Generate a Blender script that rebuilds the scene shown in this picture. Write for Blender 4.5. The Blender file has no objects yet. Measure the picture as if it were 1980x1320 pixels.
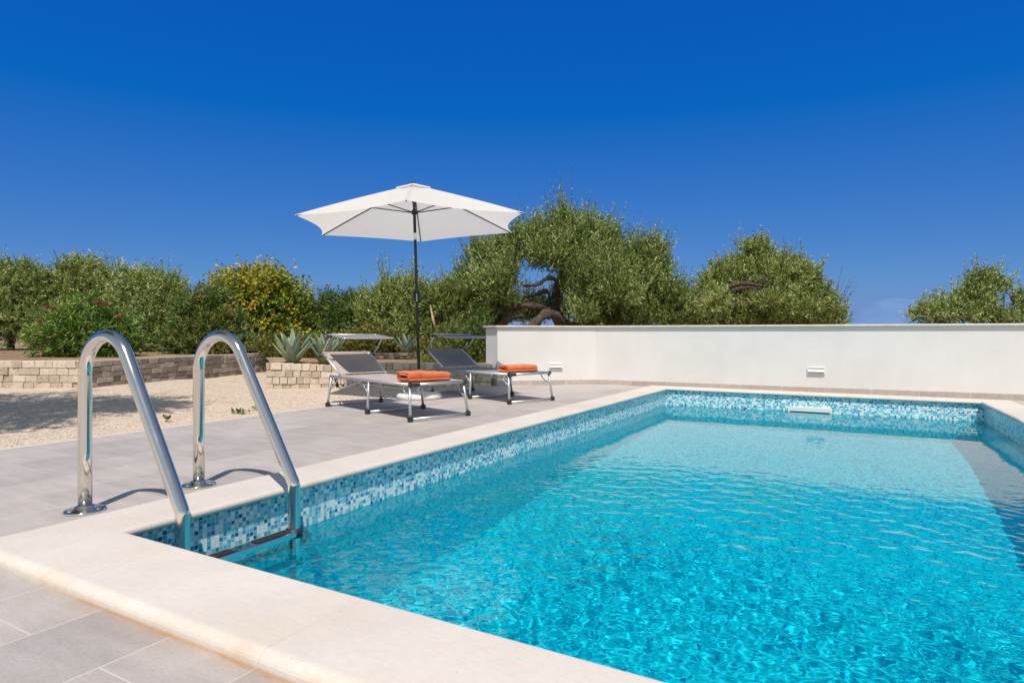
import bpy, math, random
import numpy as np
from mathutils import Vector, Matrix

random.seed(7)
RNG = np.random.default_rng(11)
sc = bpy.context.scene
COL = bpy.data.collections.new('scene'); sc.collection.children.link(COL)
PI = math.pi
rad = math.radians

# ------------------------------------------------------------------ camera
YAW = rad(29.824); EYE = 0.9
cam = bpy.data.objects.new('camera', bpy.data.cameras.new('camera')); COL.objects.link(cam)
cam.location = (0, 0, EYE); cam.rotation_euler = (PI/2, 0, YAW)
cam.data.lens = 22.31; cam.data.sensor_width = 36; cam.data.shift_y = -15.8/1980
cam.data.clip_start = 0.05; cam.data.clip_end = 20000
sc.camera = cam
FW = Vector((-math.sin(YAW), math.cos(YAW), 0)); RT = Vector((math.cos(YAW), math.sin(YAW), 0))
def at(px, py, d):
    """point of the garden at distance d along the view axis"""
    return FW*d + RT*((px-990)/1226.8*d) + Vector((0, 0, EYE-(py-644.2)/1226.8*d))
def onground(px, py, z=0.0):
    return at(px, py, 1226.8*(EYE-z)/(py-644.2))

# ------------------------------------------------------------------ light
SUN_EL = rad(60.5); SD = Vector((-0.486, 0.874, 0)).normalized()
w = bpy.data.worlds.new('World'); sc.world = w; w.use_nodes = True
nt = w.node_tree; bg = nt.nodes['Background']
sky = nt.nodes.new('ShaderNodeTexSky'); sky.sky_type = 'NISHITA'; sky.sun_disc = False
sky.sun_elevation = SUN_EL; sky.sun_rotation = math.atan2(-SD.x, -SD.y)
sky.altitude = 200; sky.air_density = 1.0; sky.dust_density = 0.25; sky.ozone_density = 4.0
# deep polarised blue: each channel of the sky gets its own contrast
sep = nt.nodes.new('ShaderNodeSeparateColor'); cmbc = nt.nodes.new('ShaderNodeCombineColor')
nt.links.new(sky.outputs[0], sep.inputs[0])
for ch, (sub, ref, val, pw, top) in enumerate(((1.37, 3.82, 1.27, 0.8, 4.5), (0.0, 6.96, 2.86, 0.83, 2.62), (0.0, 7.55, 5.55, 0.3, 6.5))):
    o_ = sep.outputs[ch]
    for op, val2 in (('SUBTRACT', sub), ('MAXIMUM', 0.03), ('DIVIDE', ref), ('POWER', pw), ('MULTIPLY', val), ('MINIMUM', top)):
        nd = nt.nodes.new('ShaderNodeMath'); nd.operation = op; nd.inputs[1].default_value = val2
        nt.links.new(o_, nd.inputs[0]); o_ = nd.outputs[0]
    nt.links.new(o_, cmbc.inputs[ch])
# as through a polariser: deep at right angles to the sun and away from it; paled around the sun, out of view, to add neutral fill light
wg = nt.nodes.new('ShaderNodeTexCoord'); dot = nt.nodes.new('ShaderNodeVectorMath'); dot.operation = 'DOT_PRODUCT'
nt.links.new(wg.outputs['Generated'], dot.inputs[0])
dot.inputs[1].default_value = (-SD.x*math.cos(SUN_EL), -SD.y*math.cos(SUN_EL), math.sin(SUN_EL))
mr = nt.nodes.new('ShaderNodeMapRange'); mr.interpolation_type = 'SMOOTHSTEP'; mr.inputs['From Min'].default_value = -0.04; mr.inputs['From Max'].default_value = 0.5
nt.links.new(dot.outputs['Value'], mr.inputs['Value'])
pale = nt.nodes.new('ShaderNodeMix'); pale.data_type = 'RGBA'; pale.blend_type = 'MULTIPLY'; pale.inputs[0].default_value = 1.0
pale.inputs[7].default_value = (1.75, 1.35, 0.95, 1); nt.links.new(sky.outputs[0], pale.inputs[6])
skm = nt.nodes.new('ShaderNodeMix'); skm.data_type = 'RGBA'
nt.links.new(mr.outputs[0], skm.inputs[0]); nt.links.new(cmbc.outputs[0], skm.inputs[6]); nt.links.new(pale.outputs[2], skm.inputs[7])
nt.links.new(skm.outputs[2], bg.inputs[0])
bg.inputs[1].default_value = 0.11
sl = bpy.data.lights.new('sun', 'SUN'); sl.energy = 4.35; sl.angle = rad(0.5); sl.color = (1.0, 0.905, 0.815)
sl.cycles.is_caustics_light = True
so = bpy.data.objects.new('sun', sl); COL.objects.link(so); so.location = (5, -10, 20)
so.rotation_euler = Vector((SD.x*math.cos(SUN_EL), SD.y*math.cos(SUN_EL), -math.sin(SUN_EL))).to_track_quat('-Z', 'Y').to_euler()

# ------------------------------------------------------------------ node helper
class NB:
    def __init__(s, name):
        s.m = bpy.data.materials.new(name); s.m.use_nodes = True
        s.t = s.m.node_tree; s.n = s.t.nodes; s.l = s.t.links
        s.b = s.n['Principled BSDF']; s.out = s.n['Material Output']
    def new(s, typ, **kw):
        nd = s.n.new(typ)
        for k, v in kw.items(): setattr(nd, k, v)
        return nd
    def put(s, sock, v):
        if v is None: return
        if hasattr(v, 'is_output') or isinstance(v, bpy.types.NodeSocket): s.l.new(v, sock)
        else:
            if isinstance(v, (tuple, list)) and len(v) == 3 and sock.type == 'RGBA': v = (*v, 1)
            sock.default_value = v
    def coord(s, kind='Object'):
        return s.new('ShaderNodeTexCoord').outputs[kind]
    def mapping(s, v, scale=(1, 1, 1), loc=(0, 0, 0), rot=(0, 0, 0)):
        m = s.new('ShaderNodeMapping'); s.put(m.inputs[0], v)
        m.inputs['Scale'].default_value = scale; m.inputs['Location'].default_value = loc; m.inputs['Rotation'].default_value = rot
        return m.outputs[0]
    def noise(s, v, scale, detail=4, rough=0.55, out='Fac'):
        n = s.new('ShaderNodeTexNoise'); s.put(n.inputs['Vector'], v)
        n.inputs['Scale'].default_value = scale; n.inputs['Detail'].default_value = detail; n.inputs['Roughness'].default_value = rough
        return n.outputs[out]
    def ramp(s, f, stops, interp='LINEAR'):
        r = s.new('ShaderNodeValToRGB'); s.put(r.inputs[0], f); e = r.color_ramp.elements
        r.color_ramp.interpolation = interp
        while len(e) < len(stops): e.new(0.5)
        for k, (p, c) in enumerate(stops):
            e[k].position = p; e[k].color = (*c, 1) if not isinstance(c, (int, float)) else (c, c, c, 1)
        return r.outputs[0]
    def mix(s, f, a, b, mode='MIX'):
        m = s.new('ShaderNodeMix', data_type='RGBA', blend_type=mode)
        s.put(m.inputs[0], f); s.put(m.inputs[6], a); s.put(m.inputs[7], b)
        return m.outputs[2]
    def math(s, op, a, b=None, c=None):
        m = s.new('ShaderNodeMath', operation=op); s.put(m.inputs[0], a); s.put(m.inputs[1], b)
        if c is not None: s.put(m.inputs[2], c)
        return m.outputs[0]
    def bump(s, h, strength=0.3, dist=0.01):
        b = s.new('ShaderNodeBump'); s.put(b.inputs['Height'], h)
        b.inputs['Strength'].default_value = strength; b.inputs['Distance'].default_value = dist
        s.l.new(b.outputs[0], s.b.inputs['Normal']); return b
    def base(s, c): s.put(s.b.inputs['Base Color'], c)
    def set(s, **kw):
        for k, v in kw.items(): s.put(s.b.inputs[k], v)
        return s
    def xyz(s, v):
        x = s.new('ShaderNodeSeparateXYZ'); s.put(x.inputs[0], v); return x.outputs
    def attr(s, name):
        a = s.new('ShaderNodeAttribute', attribute_name=name); return a

M = {}
def simple(name, col, rough=0.6, metal=0.0, nscale=40, var=0.12, bump=0.0):
    b = NB(name); v = b.coord()
    n = b.noise(v, nscale, 4)
    lo = tuple(c*(1-var) for c in col); hi = tuple(min(1, c*(1+var)) for c in col)
    b.base(b.ramp(n, [(0.3, lo), (0.7, hi)]))
    b.set(Roughness=rough, Metallic=metal)
    if bump: b.bump(b.noise(v, nscale*4, 3), bump, 0.004)
    M[name] = b.m; return b.m

# paving tiles of the deck
b = NB('deck_tile'); v = b.coord(); x = b.xyz(v)
cmb = b.new('ShaderNodeCombineXYZ'); b.put(cmb.inputs[0], b.math('ADD', x[1], -0.93+0.76*40)); b.put(cmb.inputs[1], b.math('ADD', x[0], 2.19+0.372*40))
br = b.new('ShaderNodeTexBrick', offset=0.5, offset_frequency=2, squash=1.0); b.put(br.inputs['Vector'], cmb.outputs[0])
br.inputs['Scale'].default_value = 1; br.inputs['Brick Width'].default_value = 0.76; br.inputs['Row Height'].default_value = 0.372
br.inputs['Mortar Size'].default_value = 0.0028; br.inputs['Mortar Smooth'].default_value = 0.3; br.inputs['Bias'].default_value = 0
br.inputs['Color1'].default_value = (0, 0, 0, 1); br.inputs['Color2'].default_value = (1, 1, 1, 1)
cl = b.noise(b.mapping(v, (1.2, 3.5, 1)), 2.2, 6, 0.65)
fine = b.noise(b.mapping(v, (1, 2.2, 1)), 60, 5, 0.7)
tile = b.ramp(cl, [(0.25, (0.375, 0.345, 0.325)), (0.55, (0.468, 0.437, 0.412)), (0.8, (0.53, 0.50, 0.475))])
tile = b.mix(0.5, tile, b.ramp(fine, [(0.3, 0.75), (0.7, 1.2)]), 'MULTIPLY')
tile = b.mix(0.75, tile, b.ramp(br.outputs['Color'], [(0, (0.83, 0.82, 0.83)), (1, (1.07, 1.06, 1.04))]), 'MULTIPLY')
gr = b.mix(br.outputs['Fac'], tile, (0.60, 0.56, 0.50))
# orange rust that has washed out from under the near edge of the coping
sx = b.math('SUBTRACT', 1.128, x[1])
near = b.ramp(b.math('ADD', sx, b.math('MULTIPLY', b.noise(v, 9, 6, 0.75), 0.05)), [(0.0, 1.0), (0.022, 1.0), (0.032, 0.34), (0.075, 0.12), (0.16, 0.0)])
patch = b.ramp(b.noise(b.mapping(v, (1, 0.3, 1), (3.1, 0, 0)), 2.6, 3), [(0.36, 0.15), (0.60, 1.0)])
along = b.math('MULTIPLY', b.math('GREATER_THAN', x[0], -2.6), b.math('LESS_THAN', x[1], 1.25))
rust = b.math('MULTIPLY', b.math('MULTIPLY', near, patch), along)
gr = b.mix(b.math('MULTIPLY', rust, 0.80), gr, (0.42, 0.20, 0.055))
b.base(gr); b.set(Roughness=b.ramp(fine, [(0.3, 0.5), (0.7, 0.68)]))
b.bump(b.math('ADD', b.math('MULTIPLY', br.outputs['Fac'], -1.0), b.math('MULTIPLY', fine, 0.25)), 0.35, 0.003)
M['deck_tile'] = b.m

# cream limestone: coping slabs (UV in metres: u along the edge, v across)
b = NB('coping_stone'); v = b.coord(); uv = b.xyz(b.coord('UV'))
u = b.math('FRACT', b.math('MULTIPLY', b.math('ADD', uv[0], 10.1), 1/1.0))
joint = b.math('LESS_THAN', b.math('ABSOLUTE', b.math('SUBTRACT', u, 0.5)), 0.0016)
cl = b.noise(v, 1.6, 5, 0.6); fine = b.noise(v, 90, 5, 0.75)
col = b.ramp(cl, [(0.3, (0.62, 0.575, 0.515)), (0.7, (0.70, 0.665, 0.62))])
spk = b.ramp(b.noise(b.mapping(v, (1, 2.6, 1)), 34, 6, 0.8), [(0.26, (0.60, 0.52, 0.43)), (0.36, (0.93, 0.9, 0.87)), (0.7, (1.05, 1.05, 1.04))])
col = b.mix(0.8, col, spk, 'MULTIPLY')
vor = b.new('ShaderNodeTexVoronoi', feature='F1'); b.put(vor.inputs['Vector'], v); vor.inputs['Scale'].default_value = 17
pit = b.math('LESS_THAN', b.math('ADD', vor.outputs['Distance'], b.math('MULTIPLY', fine, 0.06)), 0.072)
col = b.mix(b.math('MULTIPLY', pit, 0.62), col, (0.40, 0.31, 0.22))
yel = b.ramp(b.noise(b.mapping(v, (1, 1, 1), (4, 2, 0)), 2.7, 4, 0.6), [(0.55, 0.0), (0.72, 1.0)])
lowz = b.ramp(b.xyz(v)[2], [(0.0, 1.0), (0.036, 0.7), (0.044, 0.12)])
col = b.mix(b.math('MULTIPLY', b.math('MULTIPLY', yel, lowz), 0.5), col, (0.58, 0.40, 0.19))
col = b.mix(b.math('MULTIPLY', joint, 0.45), col, (0.45, 0.39, 0.32))
b.base(col); b.set(Roughness=0.62)
b.bump(b.math('ADD', b.math('ADD', fine, b.math('MULTIPLY', pit, -1.5)), b.math('MULTIPLY', joint, -2.0)), 0.25, 0.002)
M['coping_stone'] = b.m

# glass mosaic (UV in metres)
b = NB('mosaic'); uvv = b.coord('UV')
pitch = 0.0226
sc_ = b.new('ShaderNodeVectorMath', operation='SCALE'); b.put(sc_.inputs[0], uvv); sc_.inputs['Scale'].default_value = 1/pitch
fl = b.new('ShaderNodeVectorMath', operation='FLOOR'); b.put(fl.inputs[0], sc_.outputs[0])
frc = b.new('ShaderNodeVectorMath', operation='FRACTION'); b.put(frc.inputs[0], sc_.outputs[0])
wn = b.new('ShaderNodeTexWhiteNoise', noise_dimensions='2D'); b.put(wn.inputs['Vector'], fl.outputs[0])
f = b.xyz(frc.outputs[0])
edge = b.math('MINIMUM', b.math('MINIMUM', f[0], b.math('SUBTRACT', 1.0, f[0])), b.math('MINIMUM', f[1], b.math('SUBTRACT', 1.0, f[1])))
grout = b.math('LESS_THAN', edge, 0.055)
pal = b.ramp(wn.outputs['Value'], [(0.0, (0.82, 0.86, 0.86)), (0.38, (0.36, 0.66, 0.73)), (0.52, (0.13, 0.57, 0.67)), (0.76, (0.06, 0.40, 0.56)), (0.88, (0.025, 0.24, 0.45)), (0.955, (0.012, 0.10, 0.28))], 'CONSTANT')
wn2 = b.new('ShaderNodeTexWhiteNoise', noise_dimensions='3D'); b.put(wn2.inputs['Vector'], b.mapping(fl.outputs[0], loc=(31, 17, 5)))
pal = b.mix(0.35, pal, b.ramp(wn2.outputs['Value'], [(0, 0.7), (1, 1.25)]), 'MULTIPLY')
b.base(b.mix(grout, pal, (0.62, 0.75, 0.78))); b.set(Roughness=0.28)
b.b.inputs['Specular IOR Level'].default_value = 0.35
M['mosaic'] = b.m

# water: rippled surface that refracts and mirrors, tinted by depth
b = NB('pool_water'); b.n.remove(b.b)
rf = b.new('ShaderNodeBsdfRefraction'); rf.inputs['IOR'].default_value = 1.12; rf.inputs['Roughness'].default_value = 0.0
gs = b.new('ShaderNodeBsdfGlossy'); gs.inputs['Roughness'].default_value = 0.0
fr = b.new('ShaderNodeFresnel'); fr.inputs[0].default_value = 1.42
mx = b.new('ShaderNodeMixShader'); b.put(mx.inputs[0], fr.outputs[0]); b.put(mx.inputs[1], rf.outputs[0]); b.put(mx.inputs[2], gs.outputs[0])
df = b.new('ShaderNodeBsdfDiffuse'); df.inputs['Color'].default_value = (0.0, 0.48, 0.78, 1)   # light scattered back by the water itself
m3 = b.new('ShaderNodeMixShader'); m3.inputs[0].default_value = 0.20; b.put(m3.inputs[1], rf.outputs[0]); b.put(m3.inputs[2], df.outputs[0]); b.put(mx.inputs[1], m3.outputs[0])
b.l.new(mx.outputs[0], b.out.inputs['Surface'])
rf.inputs['Color'].default_value = (0.10, 0.935, 1.0, 1)   # clear water taking the red out of the light
M['pool_water'] = b.m

# gravel and soil
b = NB('gravel'); v = b.coord()
vo = b.new('ShaderNodeTexVoronoi', feature='F1'); b.put(vo.inputs['Vector'], v); vo.inputs['Scale'].default_value = 75
vc = b.xyz(vo.outputs['Color'])
big = b.noise(v, 0.8, 5, 0.6); mid = b.noise(v, 6, 5, 0.65)
c = b.ramp(vc[0], [(0.0, (0.42, 0.33, 0.25)), (0.3, (0.57, 0.475, 0.375)), (0.7, (0.67, 0.58, 0.475)), (1.0, (0.77, 0.70, 0.61))])
c = b.mix(0.7, c, b.ramp(mid, [(0.3, (0.82, 0.78, 0.72)), (0.65, (1.05, 1.03, 1.0))]), 'MULTIPLY')
c = b.mix(b.ramp(b.noise(b.mapping(v, (0.6, 2.0, 1)), 2.0, 6, 0.7), [(0.56, 0.0), (0.74, 0.75)]), c, (0.33, 0.21, 0.13))
b.base(c); b.set(Roughness=0.95); b.bump(b.math('ADD', vo.outputs['Distance'], b.math('MULTIPLY', mid, 0.6)), 0.6, 0.014)
M['gravel'] = b.m
b = NB('dry_soil'); v = b.coord()
c = b.ramp(b.noise(v, 3.5, 7, 0.7), [(0.3, (0.17, 0.10, 0.055)), (0.5, (0.30, 0.19, 0.10)), (0.72, (0.42, 0.31, 0.18))])
c = b.mix(b.ramp(b.noise(v, 0.35, 3), [(0.5, 0.0), (0.62, 0.7)]), c, (0.52, 0.45, 0.36))
b.base(c); b.set(Roughness=0.95); b.bump(b.noise(v, 25, 6, 0.7), 0.9, 0.04); M['dry_soil'] = b.m

# render of the white wall
b = NB('white_render'); v = b.coord()
c = b.ramp(b.noise(v, 1.3, 6, 0.6), [(0.3, (0.675, 0.67, 0.66)), (0.7, (0.755, 0.75, 0.74))])
st = b.noise(b.mapping(v, (3, 3, 0.6)), 2.0, 5, 0.6)
c = b.mix(0.22, c, b.ramp(st, [(0.35, 0.93), (0.65, 1.04)]), 'MULTIPLY')
b.base(c); b.set(Roughness=0.85); b.bump(b.noise(v, 130, 4, 0.7), 0.22, 0.003); M['white_render'] = b.m
simple('wall_cap', (0.60, 0.56, 0.50), 0.7, nscale=9, var=0.10, bump=0.1)
b = NB('skirting'); v = b.coord(); uv = b.xyz(b.coord('UV'))
u = b.math('FRACT', b.math('MULTIPLY', uv[0], 1/0.6))
j = b.math('LESS_THAN', u, 0.012)
wn = b.new('ShaderNodeTexWhiteNoise', noise_dimensions='1D'); b.put(wn.inputs['W'], b.math('FLOOR', b.math('MULTIPLY', uv[0], 1/0.6)))
c = b.ramp(b.noise(v, 18, 5), [(0.3, (0.40, 0.345, 0.305)), (0.7, (0.50, 0.44, 0.395))])
c = b.mix(0.6, c, b.ramp(wn.outputs['Value'], [(0, 0.88), (1, 1.1)]), 'MULTIPLY')
b.base(b.mix(j, c, (0.62, 0.56, 0.50))); b.set(Roughness=0.6); M['skirting'] = b.m

# split stone blocks; "tint" is one value per block
def stone(name, lo, mid, hi):
    b = NB(name); v = b.coord(); a = b.attr('tint')
    c = b.ramp(a.outputs['Fac'], [(0.0, lo), (0.5, mid), (1.0, hi)])
    c = b.mix(0.8, c, b.ramp(b.noise(v, 22, 6, 0.7), [(0.28, (0.55, 0.5, 0.46)), (0.5, (0.95, 0.93, 0.9)), (0.75, (1.15, 1.13, 1.1))]), 'MULTIPLY')
    b.base(c); b.set(Roughness=0.92); b.bump(b.noise(v, 45, 6, 0.75), 0.8, 0.012); M[name] = b.m
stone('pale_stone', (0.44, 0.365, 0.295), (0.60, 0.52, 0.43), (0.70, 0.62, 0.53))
stone('shaded_stone', (0.22, 0.18, 0.155), (0.36, 0.305, 0.265), (0.50, 0.435, 0.385))  # darker copy of the pale stone; shade of grazing sun put into the colour
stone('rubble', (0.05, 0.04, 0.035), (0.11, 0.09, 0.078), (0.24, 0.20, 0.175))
simple('mortar', (0.16, 0.12, 0.09), 0.95)

# metals, plastics, cloth
b = NB('chrome'); v = b.coord(); b.base((0.76, 0.715, 0.66)); b.set(Metallic=1.0, Roughness=b.ramp(b.noise(b.mapping(v, (1, 1, 0.2)), 14, 4), [(0.3, 0.07), (0.7, 0.15)])); M['chrome'] = b.m
simple('aluminium', (0.56, 0.58, 0.60), 0.38, 0.75, 20, 0.06)
simple('black_plastic', (0.022, 0.022, 0.025), 0.5)
simple('dark_metal', (0.022, 0.026, 0.032), 0.4, 0.3)
simple('white_plastic', (0.80, 0.79, 0.77), 0.4, var=0.03)
simple('slot_shadow_grey', (0.30, 0.30, 0.29), 0.6)
simple('base_concrete', (0.70, 0.68, 0.64), 0.75, nscale=14, var=0.08, bump=0.2)
def cloth(name, col, scale=900, transl=0.0, var=0.08):
    b = NB(name); v = b.coord()
    wv = b.noise(v, scale, 2); lg = b.noise(v, 5, 4)
    c = b.ramp(lg, [(0.3, tuple(k*(1-var) for k in col)), (0.7, tuple(min(1, k*(1+var)) for k in col))])
    c = b.mix(0.5, c, b.ramp(wv, [(0.3, 0.8), (0.7, 1.15)]), 'MULTIPLY')
    b.base(c); b.set(Roughness=0.85); b.bump(wv, 0.3, 0.002)
    if transl:
        tr = b.new('ShaderNodeBsdfTranslucent'); b.put(tr.inputs[0], c)
        m2 = b.new('ShaderNodeMixShader'); m2.inputs[0].default_value = transl
        b.l.new(b.b.outputs[0], m2.inputs[1]); b.l.new(tr.outputs[0], m2.inputs[2]); b.l.new(m2.outputs[0], b.out.inputs['Surface'])
    M[name] = b.m
cloth('taupe_mesh', (0.43, 0.37, 0.34)); cloth('slate_mesh', (0.245, 0.24, 0.25))
cloth('shade_light', (0.27, 0.255, 0.27), transl=0.2); cloth('shade_slate', (0.20, 0.215, 0.25), transl=0.15)
cloth('canopy_cloth', (0.89, 0.885, 0.87), 2500, 0.46, 0.015)
b = NB('orange_towel'); v = b.coord()
tn = b.noise(v, 260, 3, 0.8); lg = b.noise(v, 12, 4)
c = b.ramp(lg, [(0.3, (0.66, 0.14, 0.035)), (0.7, (0.80, 0.21, 0.06))]); c = b.mix(0.6, c, b.ramp(tn, [(0.3, 0.7), (0.7, 1.2)]), 'MULTIPLY')
b.base(c); b.set(Roughness=0.95); b.bump(tn, 0.9, 0.006)
try: b.b.inputs['Sheen Weight'].default_value = 0.3
except Exception: pass
M['orange_towel'] = b.m

# foliage: "tint" is one value per leaf
def leafmat(name, stops, transl=0.20, rough=0.5, spec=0.35):
    b = NB(name); a = b.attr('tint'); c = b.ramp(a.outputs['Fac'], stops)
    b.base(c); b.set(Roughness=rough); b.b.inputs['Specular IOR Level'].default_value = spec
    tr = b.new('ShaderNodeBsdfTranslucent'); b.put(tr.inputs[0], b.mix(1.0, c, (1.0, 1.15, 0.55), 'MULTIPLY'))
    m2 = b.new('ShaderNodeMixShader'); m2.inputs[0].default_value = transl
    b.l.new(b.b.outputs[0], m2.inputs[1]); b.l.new(tr.outputs[0], m2.inputs[2]); b.l.new(m2.outputs[0], b.out.inputs['Surface'])
    M[name] = b.m
leafmat('olive_leaf', [(0, (0.035, 0.056, 0.013)), (0.42, (0.215, 0.305, 0.068)), (0.78, (0.42, 0.51, 0.18)), (1, (0.66, 0.70, 0.42))])
leafmat('olive_leaf_yellow', [(0, (0.04, 0.058, 0.013)), (0.42, (0.235, 0.315, 0.066)), (0.78, (0.45, 0.52, 0.175)), (1, (0.65, 0.67, 0.39))])
leafmat('oleander_leaf', [(0, (0.04, 0.095, 0.018)), (0.5, (0.105, 0.225, 0.035)), (0.85, (0.19, 0.33, 0.06)), (1, (0.38, 0.40, 0.12))])
leafmat('dark_leaf', [(0, (0.035, 0.08, 0.018)), (0.55, (0.105, 0.19, 0.04)), (0.88, (0.20, 0.28, 0.07)), (1, (0.36, 0.25, 0.08))])
leafmat('autumn_leaf', [(0, (0.08, 0.14, 0.022)), (0.40, (0.18, 0.27, 0.035)), (0.58, (0.42, 0.42, 0.04)), (0.80, (0.66, 0.47, 0.035)), (0.92, (0.60, 0.27, 0.035)), (1, (0.34, 0.11, 0.035))])
leafmat('shrub_leaf', [(0, (0.06, 0.08, 0.02)), (0.5, (0.15, 0.18, 0.035)), (0.85, (0.32, 0.28, 0.05)), (1, (0.45, 0.27, 0.05))])
leafmat('weed_leaf', [(0, (0.10, 0.13, 0.04)), (1, (0.22, 0.24, 0.09))])
leafmat('red_flower', [(0, (0.15, 0.04, 0.028)), (0.6, (0.27, 0.06, 0.04)), (1, (0.34, 0.14, 0.08))], 0.15)
leafmat('dry_leaf', [(0, (0.20, 0.11, 0.05)), (1, (0.42, 0.28, 0.13))], 0.1)
b = NB('bark'); v = b.coord()
n1 = b.noise(b.mapping(v, (9, 9, 2.2)), 3, 7, 0.7)
b.base(b.ramp(n1, [(0.3, (0.035, 0.024, 0.02)), (0.5, (0.085, 0.06, 0.048)), (0.7, (0.19, 0.145, 0.12))])); b.set(Roughness=0.95); b.bump(n1, 1.0, 0.04); M['bark'] = b.m
simple('pale_bark', (0.36, 0.28, 0.19), 0.9, nscale=18, var=0.3)
b = NB('agave_leaf'); v = b.coord(); a = b.attr('tint')
c = b.ramp(a.outputs['Fac'], [(0, (0.14, 0.215, 0.165)), (0.55, (0.225, 0.31, 0.22)), (0.9, (0.34, 0.40, 0.19)), (1, (0.36, 0.27, 0.16))])
c = b.mix(0.6, c, b.ramp(b.noise(v, 9, 5), [(0.3, 0.75), (0.7, 1.2)]), 'MULTIPLY'); b.base(c); b.set(Roughness=0.5); M['agave_leaf'] = b.m
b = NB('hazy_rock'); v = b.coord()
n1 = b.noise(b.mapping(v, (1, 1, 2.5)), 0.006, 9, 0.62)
b.base(b.ramp(n1, [(0.40, (0.104, 0.200, 0.40)), (0.65, (0.120, 0.218, 0.42))])); b.set(Roughness=1.0); b.b.inputs['Specular IOR Level'].default_value = 0; M['hazy_rock'] = b.m  # blue haze of distance is put into the rock colour

# ------------------------------------------------------------------ mesh helper
class MB:
    def __init__(s): s.v = []; s.f = []; s.uv = []; s.t = []; s.sm = []
    def add(s, vs, fs, uvs=None, tint=0.5, smooth=False):
        o = len(s.v); s.v += [tuple(p) for p in vs]
        for k, f in enumerate(fs):
            s.f.append(tuple(i+o for i in f)); s.t.append(tint); s.sm.append(smooth)
            s.uv.append(uvs[k] if uvs else [(0, 0)]*len(f))
        return s
    def box(s, c, size, rotz=0, M4=None, tint=0.5):
        hx, hy, hz = (d/2 for d in size); c = Vector(c)
        R = Matrix.Rotation(rotz, 3, 'Z')
        vs = [R @ Vector((sx*hx, sy*hy, sz*hz)) + c for sz in (-1, 1) for sy in (-1, 1) for sx in (-1, 1)]
        return s.add(vs, [(0, 2, 3, 1), (4, 5, 7, 6), (0, 1, 5, 4), (2, 6, 7, 3), (0, 4, 6, 2), (1, 3, 7, 5)], tint=tint)
    def tube(s, pts, r, n=12, caps=True, jitter=0.0, tint=0.5):
        pts = [Vector(p) for p in pts]; k = len(pts)
        rr = r if isinstance(r, (list, tuple)) else [r]*k
        vs = []; up = None
        for i, p in enumerate(pts):
            d = (pts[min(i+1, k-1)]-pts[max(i-1, 0)]).normalized()
            if up is None:
                a = Vector((0, 0, 1)) if abs(d.z) < 0.9 else Vector((1, 0, 0)); up = (a-d*a.dot(d)).normalized()
            else: up = (up-d*up.dot(d)).normalized()
            sd = d.cross(up)
            for j in range(n):
                t = 2*PI*j/n; q = rr[i]*(1+(random.uniform(-jitter, jitter) if jitter else 0))
                vs.append(p+(up*math.cos(t)+sd*math.sin(t))*q)
        fs = [(i*n+j, i*n+(j+1) % n, (i+1)*n+(j+1) % n, (i+1)*n+j) for i in range(k-1) for j in range(n)]
        s.add(vs, fs, smooth=True, tint=tint)
        if caps:
            o = len(s.v)-len(vs)
            s.f += [tuple(o+j for j in reversed(range(n))), tuple(o+(k-1)*n+j for j in range(n))]
            s.t += [tint]*2; s.sm += [False]*2; s.uv += [[(0, 0)]*n]*2
        return s
    def lathe(s, prof, n=32, loc=(0, 0, 0)):
        vs = [(loc[0]+r*math.cos(2*PI*j/n), loc[1]+r*math.sin(2*PI*j/n), loc[2]+z) for r, z in prof for j in range(n)]
        fs = [(i*n+j, i*n+(j+1) % n, (i+1)*n+(j+1) % n, (i+1)*n+j) for i in range(len(prof)-1) for j in range(n)]
        return s.add(vs, fs, smooth=True)
    def build(s, name, m, parent=None, bevel=0.0, loc=None, smooth_angle=None):
        me = bpy.data.meshes.new(name); me.from_pydata(s.v, [], s.f)
        uvl = me.uv_layers.new(name='UVMap'); flat = [c for f in s.uv for p in f for c in p]
        uvl.data.foreach_set('uv', flat)
        a = me.attributes.new('tint', 'FLOAT', 'FACE'); a.data.foreach_set('value', s.t)
        me.polygons.foreach_set('use_smooth', s.sm); me.materials.append(M[m]); me.update()
        o = bpy.data.objects.new(name, me); COL.objects.link(o)
        if parent: o.parent = parent
        if loc is not None: o.location = loc
        if bevel:
            md = o.modifiers.new('bevel', 'BEVEL'); md.width = bevel; md.segments = 2; md.limit_method = 'ANGLE'
        return o

def tag(o, label=None, cat=None, group=None, kind=None):
    if label: o['label'] = label
    if cat: o['category'] = cat
    if group: o['group'] = group
    if kind: o['kind'] = kind
    return o
def empty(name, loc=(0, 0, 0), rotz=0):
    o = bpy.data.objects.new(name, None); COL.objects.link(o); o.location = tuple(loc) if len(loc) == 3 else (*loc, 0); o.rotation_euler = (0, 0, rotz)
    o.empty_display_size = 0.2; return o
def copy_tree(o, parent=None):
    c = o.copy(); COL.objects.link(c); c.parent = parent
    for ch in [k for k in COL.objects if k.parent == o]: copy_tree(ch, c)
    return c
def fillet(pts, rs, n=8):
    """round the corners of a polyline"""
    out = [Vector(pts[0])]
    for i in range(1, len(pts)-1):
        p = Vector(pts[i]); a = (Vector(pts[i-1])-p); c = (Vector(pts[i+1])-p); r = rs[i-1] if isinstance(rs, (list, tuple)) else rs
        la, lc = a.length, c.length; a.normalize(); c.normalize()
        ang = a.angle(c); t = min(r/math.tan(ang/2), la*0.49, lc*0.49)
        p0, p1 = p+a*t, p+c*t
        for k in range(n+1):
            u = k/n; out.append(p0*(1-u)**2+p*2*u*(1-u)+p1*u*u)
    out.append(Vector(pts[-1])); return out

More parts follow.
